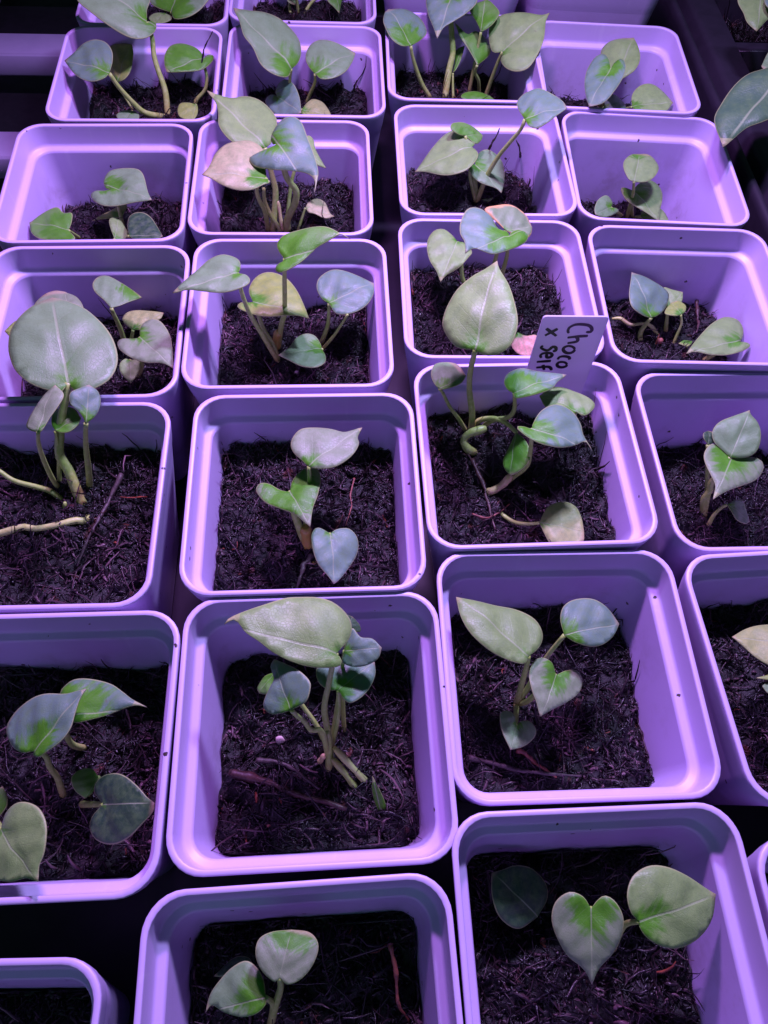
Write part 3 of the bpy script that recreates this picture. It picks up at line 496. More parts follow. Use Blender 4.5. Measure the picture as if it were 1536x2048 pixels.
('D4',(1657,3097,-426),[(1632,3095,-427)],(1603,3070,-426),[(1648,3046,-421),(1683,3089,-423)],(-6,11,99),'y',0.6,[(1679,3104,-496),(1657,3096,-430)],0.006,(0.1,0.09,0.08)),
('D3',(1633,2117,-170),[(1595,2158,-167),(1566,2189,-164),(1554,2231,-154),(1567,2268,-140),(1599,2296,-125),(1650,2316,-107),(1695,2331,-93)],(1725,2342,-82),[(1731,2319,-88),(1757,2280,-94),(1768,2227,-107),(1760,2164,-128),(1732,2125,-146),(1691,2112,-158),(1658,2112,-166)],(-21,-28,94),'s',0.03,[(1662,2019,-585),(1623,2077,-393),(1618,2107,-263),(1634,2118,-174)],0.011,(0.1,0.09,0.08)),
('D3',(1641,2115,-177),[(1610,2149,-178),(1587,2184,-181),(1557,2189,-178),(1522,2154,-171),(1501,2106,-163),(1501,2048,-155),(1513,1980,-148),(1520,1926,-142)],(1494,1846,-129),[(1554,1895,-141),(1622,1933,-152),(1690,1967,-162),(1746,2009,-172),(1784,2062,-182),(1793,2107,-189),(1776,2131,-191),(1731,2135,-187)],(9,13,99),'l',0.35,[(1662,2019,-585),(1621,2056,-473),(1627,2072,-406),(1615,2090,-343),(1641,2115,-180)],0.015,(0.1,0.09,0.08)),
('D3',(1538,2182,-171),[(1514,2208,-160),(1517,2238,-157)],(1546,2260,-163),[(1576,2256,-174),(1580,2212,-181)],(32,-13,94),'d',0.02,[(1687,2082,-585),(1536,2183,-175)],0.011,(0.1,0.09,0.08)),
('D3',(1715,2010,-425),[(1736,2028,-430),(1770,2050,-439),(1810,2051,-449),(1816,2003,-450),(1824,1964,-452)],(1827,1936,-452),[(1797,1918,-445),(1752,1930,-434),(1730,1973,-428)],(24,1,97),'s',0.25,[(1677,1971,-585),(1681,1995,-515),(1696,2008,-463),(1714,2010,-429)],0.009,(0.1,0.09,0.08)),
('D2',(1638,1090,37),[(1650,1162,19),(1602,1189,15),(1518,1177,21),(1449,1153,29)],(1387,1114,41),[(1420,1074,50),(1457,1028,59),(1508,997,65),(1583,1011,59)],(4,24,97),'k',0.1,[(1787,1034,-390),(1737,1062,-188),(1638,1089,33)],0.011,(0.1,0.09,0.08)),
('D2',(1741,1085,-280),[(1721,1091,-286),(1687,1090,-290)],(1630,1071,-290),[(1672,1064,-281),(1712,1066,-276)],(-13,41,90),'y',0.4,[(1792,1060,-390),(1742,1083,-284)],0.011,(0.1,0.09,0.08)),
('D2',(1716,1028,-300),[(1701,1059,-306),(1676,1056,-305)],(1653,1041,-300),[(1668,1010,-294),(1698,1006,-294)],(4,22,97),'s',0.3,[(1746,1013,-390),(1716,1027,-304)],0.011,(0.1,0.09,0.08)),
('A2',(-1131,481,66),[(-1180,474,47),(-1228,498,28),(-1269,547,11),(-1271,585,9),(-1252,627,15),(-1207,664,31),(-1153,680,51),(-1076,679,81),(-1036,689,96)],(-1001,696,109),[(-1012,659,106),(-1014,605,107),(-1017,556,107),(-1039,512,100),(-1075,481,87),(-1109,460,75),(-1135,467,64)],(-36,3,93),'b',0.35,[(-1166,405,-394),(-1145,444,-232),(-1142,460,-134),(-1127,481,-26),(-1129,481,62)],0.011,(0.1,0.09,0.08)),
('A2',(-1080,615,16),[(-1132,695,-11),(-1124,733,-19),(-1092,758,-20),(-1024,760,-10),(-951,746,5),(-891,713,22),(-852,689,34)],(-791,664,50),[(-837,667,42),(-888,649,38),(-933,625,36),(-988,605,32),(-1037,595,27)],(-15,22,96),'b',0.5,[(-1132,588,-394),(-1141,577,-286),(-1131,589,-175),(-1079,614,12)],0.011,(0.1,0.09,0.08)),
('A2',(-997,458,-244),[(-1021,483,-228),(-1051,480,-213),(-1075,461,-205),(-1083,436,-205),(-1064,402,-222)],(-1028,379,-244),[(-1007,403,-250),(-999,437,-247)],(44,-17,88),'g',0.6,[(-1068,417,-394),(-999,458,-248)],0.011,(0.1,0.09,0.08)),
('A2',(-937,357,-184),[(-982,401,-199),(-980,433,-193),(-951,457,-175),(-902,463,-151),(-854,448,-131),(-804,416,-112),(-763,381,-98)],(-731,364,-86),[(-730,335,-90),(-756,301,-108),(-793,259,-132),(-839,232,-158),(-886,227,-181),(-939,244,-204),(-972,278,-214),(-972,317,-207)],(-42,-14,89),'d',0.02,[(-1085,377,-394),(-935,358,-188)],0.011,(0.1,0.09,0.08)),
('A2',(-1188,232,16),[(-1184,279,23),(-1157,309,37),(-1118,317,54),(-1067,303,71),(-1028,268,83),(-1007,226,86),(-1001,168,81),(-1011,127,72)],(-1004,84,70),[(-1049,92,53),(-1107,79,29),(-1184,92,0),(-1237,142,-15),(-1230,202,-4)],(-36,-11,93),'p',0.1,[(-1410,305,-394),(-1187,232,12)],0.011,(0.1,0.09,0.08)),
('A2',(-1312,273,-184),[(-1290,294,-176),(-1273,330,-170),(-1292,366,-177)],(-1320,392,-188),[(-1348,365,-198),(-1344,304,-197)],(-35,0,93),'g',0.7,[(-1394,285,-394),(-1311,273,-188)],0.011,(0.1,0.09,0.08)),
('B3',(-331,1706,98),[(-364,1737,91),(-404,1776,83),(-423,1817,75),(-417,1866,69),(-387,1911,64),(-324,1926,66),(-260,1924,71),(-206,1910,77),(-171,1920,78)],(-125,1943,77),[(-140,1886,85),(-131,1844,92),(-147,1785,99),(-182,1737,104),(-229,1706,105),(-281,1696,103),(-313,1699,100)],(-7,14,99),'l',0.15,[(-336,1542,-332),(-346,1591,-213),(-330,1657,-41),(-330,1705,94)],0.011,(0.1,0.09,0.08)),
('B3',(-406,1627,8),[(-406,1683,-4),(-385,1732,-11),(-352,1759,-12),(-312,1762,-7),(-288,1726,4),(-280,1673,17),(-285,1600,31),(-296,1539,43)],(-295,1438,64),[(-325,1464,54),(-368,1503,40),(-429,1527,26),(-493,1557,10),(-535,1598,-5),(-553,1634,-15),(-540,1669,-20),(-499,1664,-13),(-450,1635,0)],(-14,21,97),'l',0.6,[(-336,1542,-332),(-358,1558,-267),(-376,1577,-192),(-394,1598,-108),(-405,1627,4)],0.016,(0.1,0.12,0.08)),
('B3',(-223,1497,-102),[(-240,1506,-96),(-268,1514,-87),(-290,1504,-80),(-300,1464,-77),(-286,1402,-82),(-257,1346,-92),(-215,1305,-106)],(-183,1273,-117),[(-161,1301,-124),(-128,1364,-135),(-103,1427,-143),(-100,1476,-143),(-115,1517,-138),(-145,1541,-128),(-176,1537,-118),(-206,1520,-108)],(32,-1,95),'b',0.1,[(-329,1538,-332),(-224,1497,-106)],0.011,(0.1,0.09,0.08)),
('B2',(-130,866,200),[(-104,902,191),(-86,937,182),(-84,981,175),(-107,1025,172),(-158,1062,175),(-216,1075,182),(-276,1070,192),(-334,1058,203),(-396,1023,219),(-471,978,237),(-515,947,249)],(-528,922,255),[(-494,943,246),(-450,901,246),(-400,872,242),(-347,839,239),(-275,814,231),(-209,803,222),(-152,807,213),(-116,816,205),(-106,833,201),(-116,854,200)],(16,15,98),'p',0.12,[(-142,617,-461),(-142,664,-352),(-156,708,-245),(-169,757,-118),(-153,808,22),(-143,840,117),(-130,866,196)],0.012,(0.1,0.09,0.08)),
('B2',(-267,664,169),[(-283,657,161),(-329,650,140),(-361,671,130),(-363,698,134),(-349,741,148),(-340,769,158),(-359,814,158)],(-349,838,167),[(-303,819,183),(-249,792,201),(-207,754,212),(-202,723,209),(-212,689,198),(-243,671,181)],(-39,-17,90),'b',0.25,[(-142,617,-461),(-170,673,-161),(-205,657,-83),(-227,664,18),(-251,663,100),(-266,665,166)],0.01,(0.1,0.2,0.08)),
('B2',(-380,889,-151),[(-422,874,-176),(-445,833,-189)],(-436,809,-184),[(-396,803,-160),(-377,841,-149)],(-51,1,86),'g',0.5,[(-155,663,-461),(-199,735,-372),(-259,792,-294),(-318,843,-221),(-378,889,-154)],0.009,(0.1,0.09,0.08)),
('B2',(-108,929,49),[(-99,979,66),(-84,1011,78),(-50,979,76),(-6,973,84)],(31,942,82),[(21,905,69),(-16,880,54),(-63,873,42),(-108,887,37)],(-20,-28,94),'b',0.2,[(-144,702,-461),(-126,798,-259),(-107,930,45)],0.009,(0.1,0.09,0.08)),
('B2',(-109,1036,-1),[(-114,1090,-3)],(-92,1095,-17),[(-61,1067,-33),(-59,1038,-32)],(52,8,85),'d',0.2,[(-95,755,-461),(-108,858,-299),(-111,1036,-4)],0.008,(0.1,0.09,0.08)),
('B2',(-118,804,-31),[(-153,800,-28),(-191,820,-30),(-209,857,-35),(-203,886,-40),(-133,908,-47),(-53,922,-53)],(10,931,-58),[(16,880,-50),(0,825,-40),(-32,780,-31),(-70,755,-25),(-98,773,-27)],(5,16,99),'b',0.25,[(-144,654,-461),(-129,706,-324),(-117,742,-221),(-116,780,-106),(-119,803,-35)],0.01,(0.1,0.09,0.08)),
('B2',(87,431,-441),[(65,452,-411),(41,501,-345)],(37,546,-289),[(73,504,-347),(100,458,-409)],(10,-78,62),'g',1.0,None,0.011,(0.1,0.09,0.08)),
('C2',(605,995,-35),[(652,1041,-54),(670,1101,-70),(641,1165,-78),(569,1200,-71),(474,1204,-53),(401,1211,-40)],(318,1219,-26),[(338,1124,-10),(377,1051,-2),(446,997,-5),(525,966,-14),(585,960,-24)],(19,20,96),'p',0.05,[(640,929,-465),(628,960,-293),(615,986,-112),(605,995,-39)],0.012,(0.1,0.09,0.08)),
('C2',(751,1095,-35),[(738,1158,-38),(752,1215,-42),(801,1254,-46),(874,1265,-50),(933,1234,-50)],(980,1167,-49),[(952,1115,-45),(908,1073,-40),(856,1055,-37),(797,1068,-36)],(4,6,100),'b',0.25,[(640,929,-465),(667,966,-376),(710,1047,-178),(751,1095,-39)],0.011,(0.1,0.09,0.08)),
('C2',(735,962,-135),[(718,1011,-132),(675,1022,-118),(636,995,-103),(618,940,-94),(626,880,-94),(645,834,-98)],(661,783,-101),[(707,815,-119),(774,857,-144),(832,908,-166),(848,963,-174),(828,996,-169),(783,990,-153)],(33,5,94),'l',0.35,[(640,929,-465),(678,926,-385),(734,962,-139)],0.011,(0.1,0.09,0.08)),
('C2',(609,796,-315),[(601,840,-323),(568,853,-313),(537,828,-295),(546,755,-281)],(577,690,-278),[(636,713,-306),(684,758,-335),(693,797,-348),(667,825,-345),(633,819,-330)],(35,22,91),'s',0.2,[(640,929,-465),(607,795,-319)],0.011,(0.1,0.09,0.08)),
('C1',(786,135,-16),[(760,170,-11),(717,181,-18),(676,152,-39),(663,104,-58),(679,53,-71),(716,-3,-80),(766,-38,-79)],(794,-80,-86),[(814,-34,-66),(861,20,-36),(884,80,-10),(883,125,5),(858,163,11),(827,176,8),(803,159,-4)],(-23,-31,92),'l',0.35,[(974,30,-426),(787,136,-20)],0.011,(0.1,0.09,0.08)),
('C1',(938,109,4),[(908,133,12),(897,185,19),(923,241,19),(983,277,11),(1049,279,-3),(1122,258,-19),(1186,228,-35)],(1225,211,-44),[(1201,142,-46),(1154,86,-42),(1093,49,-33),(1028,40,-21),(966,60,-7),(937,90,2)],(20,-9,98),'p',0.2,[(974,30,-426),(935,98,-155),(937,110,0)],0.011,(0.1,0.09,0.08)),
('C1',(674,111,-316),[(711,172,-322),(702,223,-311),(646,267,-282),(582,269,-255),(538,252,-240)],(494,237,-225),[(494,161,-236),(523,99,-257),(594,67,-290)],(37,-14,92),'d',0.0,None,0.011,(0.1,0.09,0.08)),
('B1',(-210,-124,-9),[(-225,-137,-8),(-268,-111,-7),(-294,-70,-8),(-291,-27,-11),(-254,-3,-15)],(-191,8,-19),[(-135,5,-22),(-104,-19,-22),(-100,-53,-20),(-118,-97,-16),(-148,-128,-13),(-185,-142,-10)],(5,6,100),'l',-0.42,[(-254,-287,-419),(-233,-220,-258),(-210,-157,-98),(-210,-124,-13)],0.012,(0.1,0.09,0.08)),
('B1',(-253,-184,-69),[(-266,-139,-75),(-292,-107,-86),(-331,-90,-100),(-375,-113,-115),(-411,-151,-127),(-436,-191,-134)],(-443,-240,-135),[(-425,-220,-129),(-374,-236,-111),(-316,-241,-90),(-272,-227,-75),(-248,-200,-67)],(-34,3,94),'s',0.4,[(-252,-260,-419),(-239,-209,-220),(-252,-184,-73)],0.01,(0.1,0.09,0.08)),
('B1',(-311,-136,-259),[(-344,-88,-288),(-399,-92,-297)],(-457,-147,-283),[(-402,-147,-272)],(-18,42,89),'d',0.2,[(-282,-225,-419),(-311,-138,-263)],0.011,(0.1,0.09,0.08)),
('E2',(2183,4681,250),[(2159,4739,250),(2064,4711,223),(1981,4680,200),(1896,4597,170),(1820,4475,139),(1767,4337,112)],(1794,4126,97),[(1848,4174,116),(1932,4245,144),(2012,4270,166),(2106,4322,195),(2178,4465,227)],(-24,-10,97),'v',0.1,[(2771,5596,-410),(2184,4681,246)],0.011,(0.1,0.09,0.08)),
('E2',(2310,5092,100),[(2288,5163,105),(2246,5151,99)],(2189,5026,81),[(2217,4966,78),(2274,4988,86)],(-10,-10,99),'s',0.3,[(2771,5596,-410),(2311,5092,96)],0.011,(0.1,0.09,0.08)),
('E1',(2216,5621,250),[(2100,5625,239),(2056,5529,216),(2085,5413,195),(2101,5330,180)],(2157,5259,172),[(2215,5332,192),(2266,5393,210),(2300,5520,238)],(-10,-20,98),'p',0.05,[(2839,6560,-390),(2216,5621,246)],0.011,(0.1,0.09,0.08)),
('E1',(2286,5480,300),[(2221,5515,300),(2188,5452,285),(2187,5383,271)],(2227,5325,263),[(2298,5366,278)],(-10,-20,98),'b',0.05,[(2839,6560,-390),(2286,5481,296)],0.011,(0.1,0.09,0.08)),
]
EXTRAS = [
('B5','stalk','stem',0.012,[(-756,3671,-370),(-815,3694,-270),(-840,3703,-190),(-840,3713,-110)]),
('B5','sheath','pinkstem',0.01,[(-746,3672,-370),(-762,3722,-280),(-774,3750,-220)]),
('A3','stalk','stem',0.011,[(-1446,1628,-253),(-1512,1654,-203),(-1559,1644,-153),(-1626,1631,-93),(-1678,1649,-53),(-1728,1667,-13)]),
('A3','aerial_root','rootpale',0.013,[(-1337,1600,-253),(-1320,1530,-223),(-1362,1516,-203),(-1423,1484,-193),(-1512,1450,-183),(-1565,1454,-183),(-1660,1419,-193),(-1722,1407,-203)]),
('A3','stem_base','stem',0.008,[(-1433,1543,-253),(-1432,1575,-223),(-1427,1600,-193)]),
('B4','stalk','stem',0.008,[(-411,2784,-394),(-335,2762,-244),(-266,2767,-94)]),
('B4','sheath','brown',0.02,[(-652,2764,-394),(-656,2771,-334),(-634,2789,-274)]),
('C3','stem_base','stem',0.018,[(436,2112,-294),(386,2110,-264),(360,2141,-234),(384,2160,-204),(420,2172,-194),(463,2185,-184)]),
('C3','stem_base','pinkstem',0.016,[(475,1890,-294),(507,1882,-264),(553,1910,-244),(585,1945,-214)]),
('D4','aerial_root','rootpale',0.009,[(1248,3261,-466),(1297,3257,-456),(1346,3205,-446),(1416,3202,-426),(1463,3195,-436),(1518,3180,-486)]),
('B3','stem_base','brown',0.022,[(-330,1533,-322),(-340,1548,-262),(-343,1571,-192)]),
('B2','aerial_root','rootpale',0.012,[(-127,656,-331),(-61,603,-361),(-10,565,-401),(36,536,-451)]),
('B2','aerial_root','stem',0.012,[(-128,615,-351),(-76,570,-381),(-41,539,-421),(-15,518,-451)]),
('B2','stem_base','stem',0.013,[(-144,587,-451),(-141,617,-391),(-146,657,-321),(-157,698,-241)]),
('B2','bud','pinkstem',0.01,[(-184,612,-431),(-163,630,-371)]),
]
TWIGS = [
('A3','twig',0.01,[(-1213,1770,-193),(-1237,1673,-213),(-1255,1573,-213),(-1275,1487,-213),(-1290,1415,-223),(-1306,1310,-233)],'long dark twig lying across the soil beside the tallest broad-leaved seedling'),
('B3','twig',0.012,[(-310,1490,-307),(-338,1410,-307),(-358,1315,-307)],'dark twig under the stem of the seedling with three heart leaves'),
('B3','red',0.004,[(-155,1913,-302),(-161,1815,-302),(-149,1746,-302),(-172,1651,-302)],'thin red branched rootlet on soil right of the green heart leaf'),
('C3','redtwig',0.01,[(407,2057,-274),(440,1970,-274),(472,1870,-274),(502,1766,-274),(520,1677,-274)],'long reddish twig on soil in the pot with the name tag'),
('C3','red',0.005,[(409,1745,-264),(482,1737,-264),(587,1817,-264)],'thin red twig crossing the longer reddish twig'),
('B2','redtwig',0.017,[(-536,538,-396),(-430,523,-396),(-285,498,-396),(-164,463,-396),(-55,436,-396)],'broad reddish brown bark strip under the many-stalked seedling'),
('B2','twig',0.009,[(-437,596,-401),(-354,584,-401),(-254,546,-401),(-169,503,-401)],'thin dark twig behind the reddish bark strip'),
('C2','red',0.01,[(627,721,-415),(699,696,-415),(789,623,-415)],'short bright red bark chip below the smallest heart leaf'),
('C2','twig',0.01,[(429,675,-415),(574,656,-415),(718,653,-415),(892,636,-415)],'dark root lying under the short red bark chip'),
('B1','red',0.008,[(137,-12,-199),(166,-94,-249),(186,-178,-319),(233,-245,-399)],'red rootlet rising from dark soil in the nearest pot'),
('C1','red',0.009,[(706,48,-396),(729,3,-396)],'tiny red bark sliver on the shaded soil of the front right pot'),
('A6','twig',0.005,[(-1303,4484,135),(-1262,4459,235),(-1185,4402,365)],'thin black rootlet curling up behind the small bright green leaf'),
('C5','redtwig',0.007,[(479,4380,-214),(490,4290,-84),(501,4194,56)],'dark red twig sticking up between two seedling leaves'),
('C5','twig',0.008,[(707,4462,-364),(669,4404,-234),(634,4353,-114)],'dark twig standing against the pot wall near the curved stalk'),
('B6','twig',0.007,[(-442,5122,-353),(-407,5042,-223)],'short black twig poking up at the back right of the soil'),
('D4','redtwig',0.01,[(1771,3450,-456),(1756,3315,-456),(1732,3191,-456)],'brownish twig lying on soil behind the pale right-hand leaf'),
]
GRAINS = [
('B2', 'pale', 0.022, (-357, 690, -438), 'pale perlite grain left of the many-stalked stems'),
('B2', 'red', 0.012, (-359, 361, -444), 'small red grain near the front of the many-stalked pot'),
('B3', 'yellow', 0.014, (-294, 1451, -314), 'round yellow grain beside the lowest heart leaf'),
('D4', 'red', 0.02, (1520, 3122, -474), 'pinkish red grain between the two left stalks in deep soil'),
('C3', 'red', 0.012, (1075, 2079, -287), 'tiny red grain by the right wall of the name tag pot'),
('B4', 'pale', 0.014, (-525, 2603, -386), 'small pale grain below the lowest leaf of the five-leaved seedling'),
]
TAG = [(628, 2412, 354), (921, 2441, 353), (920, 2373, -330), (609, 2342, -330)]
TAG_NORMAL = (0.099, -0.99, 0.099)
TAG_STROKES = [
    [(839, 2425, 269), (859, 2427, 269), (861, 2428, 286), (845, 2429, 304), (814, 2426, 312), (780, 2423, 310), (758, 2419, 294), (756, 2417, 274), (763, 2416, 261)],
    [(854, 2424, 246), (810, 2419, 243), (763, 2414, 235)],
    [(802, 2418, 240), (813, 2418, 226), (809, 2416, 212), (771, 2411, 203)],
    [(814, 2412, 165), (813, 2411, 154), (805, 2409, 146), (793, 2407, 143), (779, 2406, 146), (768, 2406, 154), (761, 2406, 165), (762, 2408, 175), (770, 2409, 183), (782, 2411, 186), (796, 2412, 183), (808, 2412, 176), (814, 2412, 165)],
    [(807, 2405, 102), (799, 2405, 118), (775, 2404, 123), (755, 2401, 118), (750, 2399, 103)],
    [(801, 2401, 71), (800, 2400, 62), (793, 2399, 56), (782, 2397, 54), (770, 2396, 56), (760, 2396, 62), (755, 2396, 71), (756, 2397, 80), (763, 2399, 86), (774, 2400, 88), (786, 2401, 86), (796, 2401, 80), (801, 2401, 71)],
    [(655, 2408, 288), (711, 2409, 245)],
    [(707, 2413, 287), (658, 2404, 247)],
    [(715, 2401, 154), (728, 2402, 159), (724, 2404, 176), (709, 2403, 180), (697, 2400, 164), (686, 2398, 159), (667, 2397, 167), (656, 2397, 177), (663, 2399, 188)],
    [(691, 2397, 140), (696, 2395, 117), (712, 2397, 118), (718, 2399, 130), (709, 2399, 141), (690, 2397, 144), (671, 2395, 139), (664, 2393, 127), (672, 2392, 113)],
    [(721, 2395, 95), (655, 2388, 88)],
    [(737, 2391, 35), (728, 2392, 51), (710, 2391, 57), (660, 2385, 52)],
    [(689, 2390, 69), (702, 2388, 36)],
]

# ------------------------------------------------------------------ shelf under the pots
ROT = 0.113                                  # the rows stand a little askew to the camera
v, f = box(-9, 9, -6, 16, -1.42, -1.40)
shelf = mesh_obj('shelf', v, f, M_SHELF, smooth=False)
tag(shelf, 'black shelf floor seen in the gaps between the pots', kind='structure')

ex, ey = np.array([math.cos(ROT), math.sin(ROT)]), np.array([-math.sin(ROT), math.cos(ROT)])
def row_frame(o, x, y, z=0.0):
    o.location = Vector((x, y, z)) * S
    o.rotation_euler = (0, 0, ROT)

base_tray = empty('base_tray', (-1.72, 3.52, -0.953), (0, 0, ROT))
tag(base_tray, 'flat black tray the rows of pale pots stand on', 'tray')
v, f = box(-0.44, 3.84, -5.2, 3.5, -0.04, 0.0, 0.01)
mesh_obj('tray_floor', v, f, M_TRAY, base_tray, sharp=50)
for y_ in (-5.2, 3.5):
    v, f = box(-0.44, 3.84, y_ - 0.03, y_, -0.04, 0.06, 0.008)
    mesh_obj('tray_edge', v, f, M_TRAY, base_tray, sharp=50)

rack = empty('shelf_rack', (-2.0, 4.9, -0.995), (0, 0, ROT))
tag(rack, 'violet plastic rack of wide bars behind the far left pots', 'rack')
for yy in (-2.60, -1.20, 0.20, 1.58, 2.97):
    v, f = box(-4.2, 5.2, yy, yy + 0.33, -0.20, 0.0, 0.022)
    mesh_obj('crossbar', v, f, M_RACK, rack, sharp=50)
for xx in (-1.93, 0.6, 3.1):
    v, f = box(xx, xx + 0.13, -3.2, 4.2, -0.32, -0.206, 0.02)
    mesh_obj('rail', v, f, M_RACK, rack, sharp=50)
v, f = box(-1.93, -1.80, 1.915, 2.965, -0.16, -0.01, 0.02)
mesh_obj('rail', v, f, M_RACK, rack, sharp=50)

# ------------------------------------------------------------------ pots
def ring(h, z, r, seg=7):
    pts = []
    for cx, cy, a0 in ((1, 1, 0), (-1, 1, 90), (-1, -1, 180), (1, -1, 270)):
        for k in range(seg + 1):
            a = math.radians(a0 + 90.0 * k / seg)
            pts.append(((h - r) * cx + r * math.cos(a), (h - r) * cy + r * math.sin(a), z))
    return pts

def loft(rings, close_last=False):
    n = len(rings[0])
    v = [p for rg in rings for p in rg]
    f = []
    for i in range(len(rings) - 1):
        for k in range(n):
            k2 = (k + 1) % n
            f.append((i * n + k, i * n + k2, (i + 1) * n + k2, (i + 1) * n + k))
    if close_last:
        f.append(tuple((len(rings) - 1) * n + k for k in range(n)))
    return v, f

def inner_half(depth):
    return 0.433 - 0.108 * (depth - 0.145)

RIM = [(.4740, -.160, .115), (.4790, -.135, .118), (.4850, -.105, .122), (.4955, -.030, .130), (.4978, -.012, .131), (.4972, -.003, .131), (.4950, .000, .130),
       (.4790, .000, .121), (.4768, -.003, .119), (.4758, -.010, .118), (.4700, -.105, .113), (.4670, -.117, .110), (.4600, -.124, .106), (.4420, -.130, .096), (.4360, -.135, .092), (.4330, -.145, .090)]
v, f = loft([ring(*r) for r in RIM])
rim_proto = mesh_obj('rim', v, f, M_POT, sharp=75)
BODY = [(.4330, -.1452, .090), (.3900, -.545, .075), (.3480, -.930, .058), (.3400, -.940, .05)]
v, f = loft([ring(*r) for r in BODY], True)
nb = len(v)
v2, f2 = loft([ring(*r) for r in [(.4738, -.1602, .115), (.4180, -.540, .096), (.3650, -.925, .076), (.3570, -.950, .070)]], True)
v += v2
f += [tuple(reversed([i + nb for i in ff])) for ff in f2]
body_proto = mesh_obj('body', v, f, M_POT, sharp=60)

POT_LABEL = {
 'A1': 'white square pot cut off by the bottom left corner, black inside',
 'A2': 'white square pot holding the dark heart leaf and pale left-edge leaf',
 'A3': 'white square pot holding the tall seedling with the biggest round leaf',
 'A4': 'white square pot behind the biggest round leaf, at the left edge',
 'A5': 'white square pot with deep soil and a curled green leaf on its left wall',
 'A6': 'white square pot with a wide-spread seedling beside the dark rack, far left',
 'A7': 'white square pot at the top left, mostly above the picture edge',
 'B1': 'white square pot in the nearest row holding two small green-tipped leaves',
 'B2': 'white square pot with the many-stalked seedling under one long pale leaf',
 'B3': 'white square pot with three heart leaves in a vertical line',
 'B4': 'white square pot holding five long-stalked leaves, one over its left rim',
 'B5': 'white square pot with the blue drooping leaf and peach leaf',
 'B6': 'white square pot holding a long pointed pale leaf and a round one',
 'B7': 'white square pot at the top, showing only stalks and soil',
 'C1': 'white square pot in front with an upright heart leaf and a dark leaf',
 'C2': 'white square pot with four leaves spread above a red bark chip',
 'C3': 'white square pot with the handwritten name tag standing in it',
 'C4': 'white square pot with the pink fallen leaf at its front rim',
 'C5': 'white square pot with a long curved stalk reaching over its right corner',
 'C6': 'white square pot with many upright stalks and a large pale green leaf',
 'C7': 'white square pot outside at top centre, only its side wall visible',
 'D1': 'white square pot sliver at the lower right edge',
 'D2': 'white square pot at the right edge with shaded soil and one pale leaf',
 'D3': 'white square pot at the right edge with a pale leaf above a green heart leaf',
 'D4': 'white square pot with deep soil, a thin root and a pale heart leaf at right',
 'D5': 'white square pot with small seedling in deep soil, near the dark tray',
 'D6': 'white square pot with a blue heart leaf, farthest right beside the tray',
 'D7': 'white square pot at the top right edge, its outer wall lit',
}
first = True
for key, (x, y, a, dz, tx, ty, soil) in POTS.items():
    root = empty('plant_pot', (x, y, dz), (0, 0, 0))
    nrm = Vector((-tx, -ty, 1)).normalized()
    root.rotation_mode = 'QUATERNION'
    root.rotation_quaternion = Vector((0, 0, 1)).rotation_difference(nrm) @ Matrix.Rotation(a, 3, 'Z').to_quaternion()
    tag(root, POT_LABEL[key], 'pot', 'square seedling pots set out in rows')
    for proto in (rim_proto, body_proto):
        o = proto if first else proto.copy()
        if not first: col.objects.link(o)
        o.parent = root
    first = False

# ------------------------------------------------------------------ potting soil with coir fibres
def value_noise(shape_n, cells, r):
    g = r.random((cells + 2, cells + 2))
    t = np.linspace(0, cells, shape_n, endpoint=True)
    i = np.minimum(t.astype(int), cells); fr = t - i; fr = fr * fr * (3 - 2 * fr)
    a = g[i][:, i]; b = g[i + 1][:, i]; c = g[i][:, i + 1]; d = g[i + 1][:, i + 1]
    fx, fy = fr[:, None], fr[None, :]
    return (a * (1 - fx) + b * fx) * (1 - fy) + (c * (1 - fx) + d * fx) * fy - 0.5

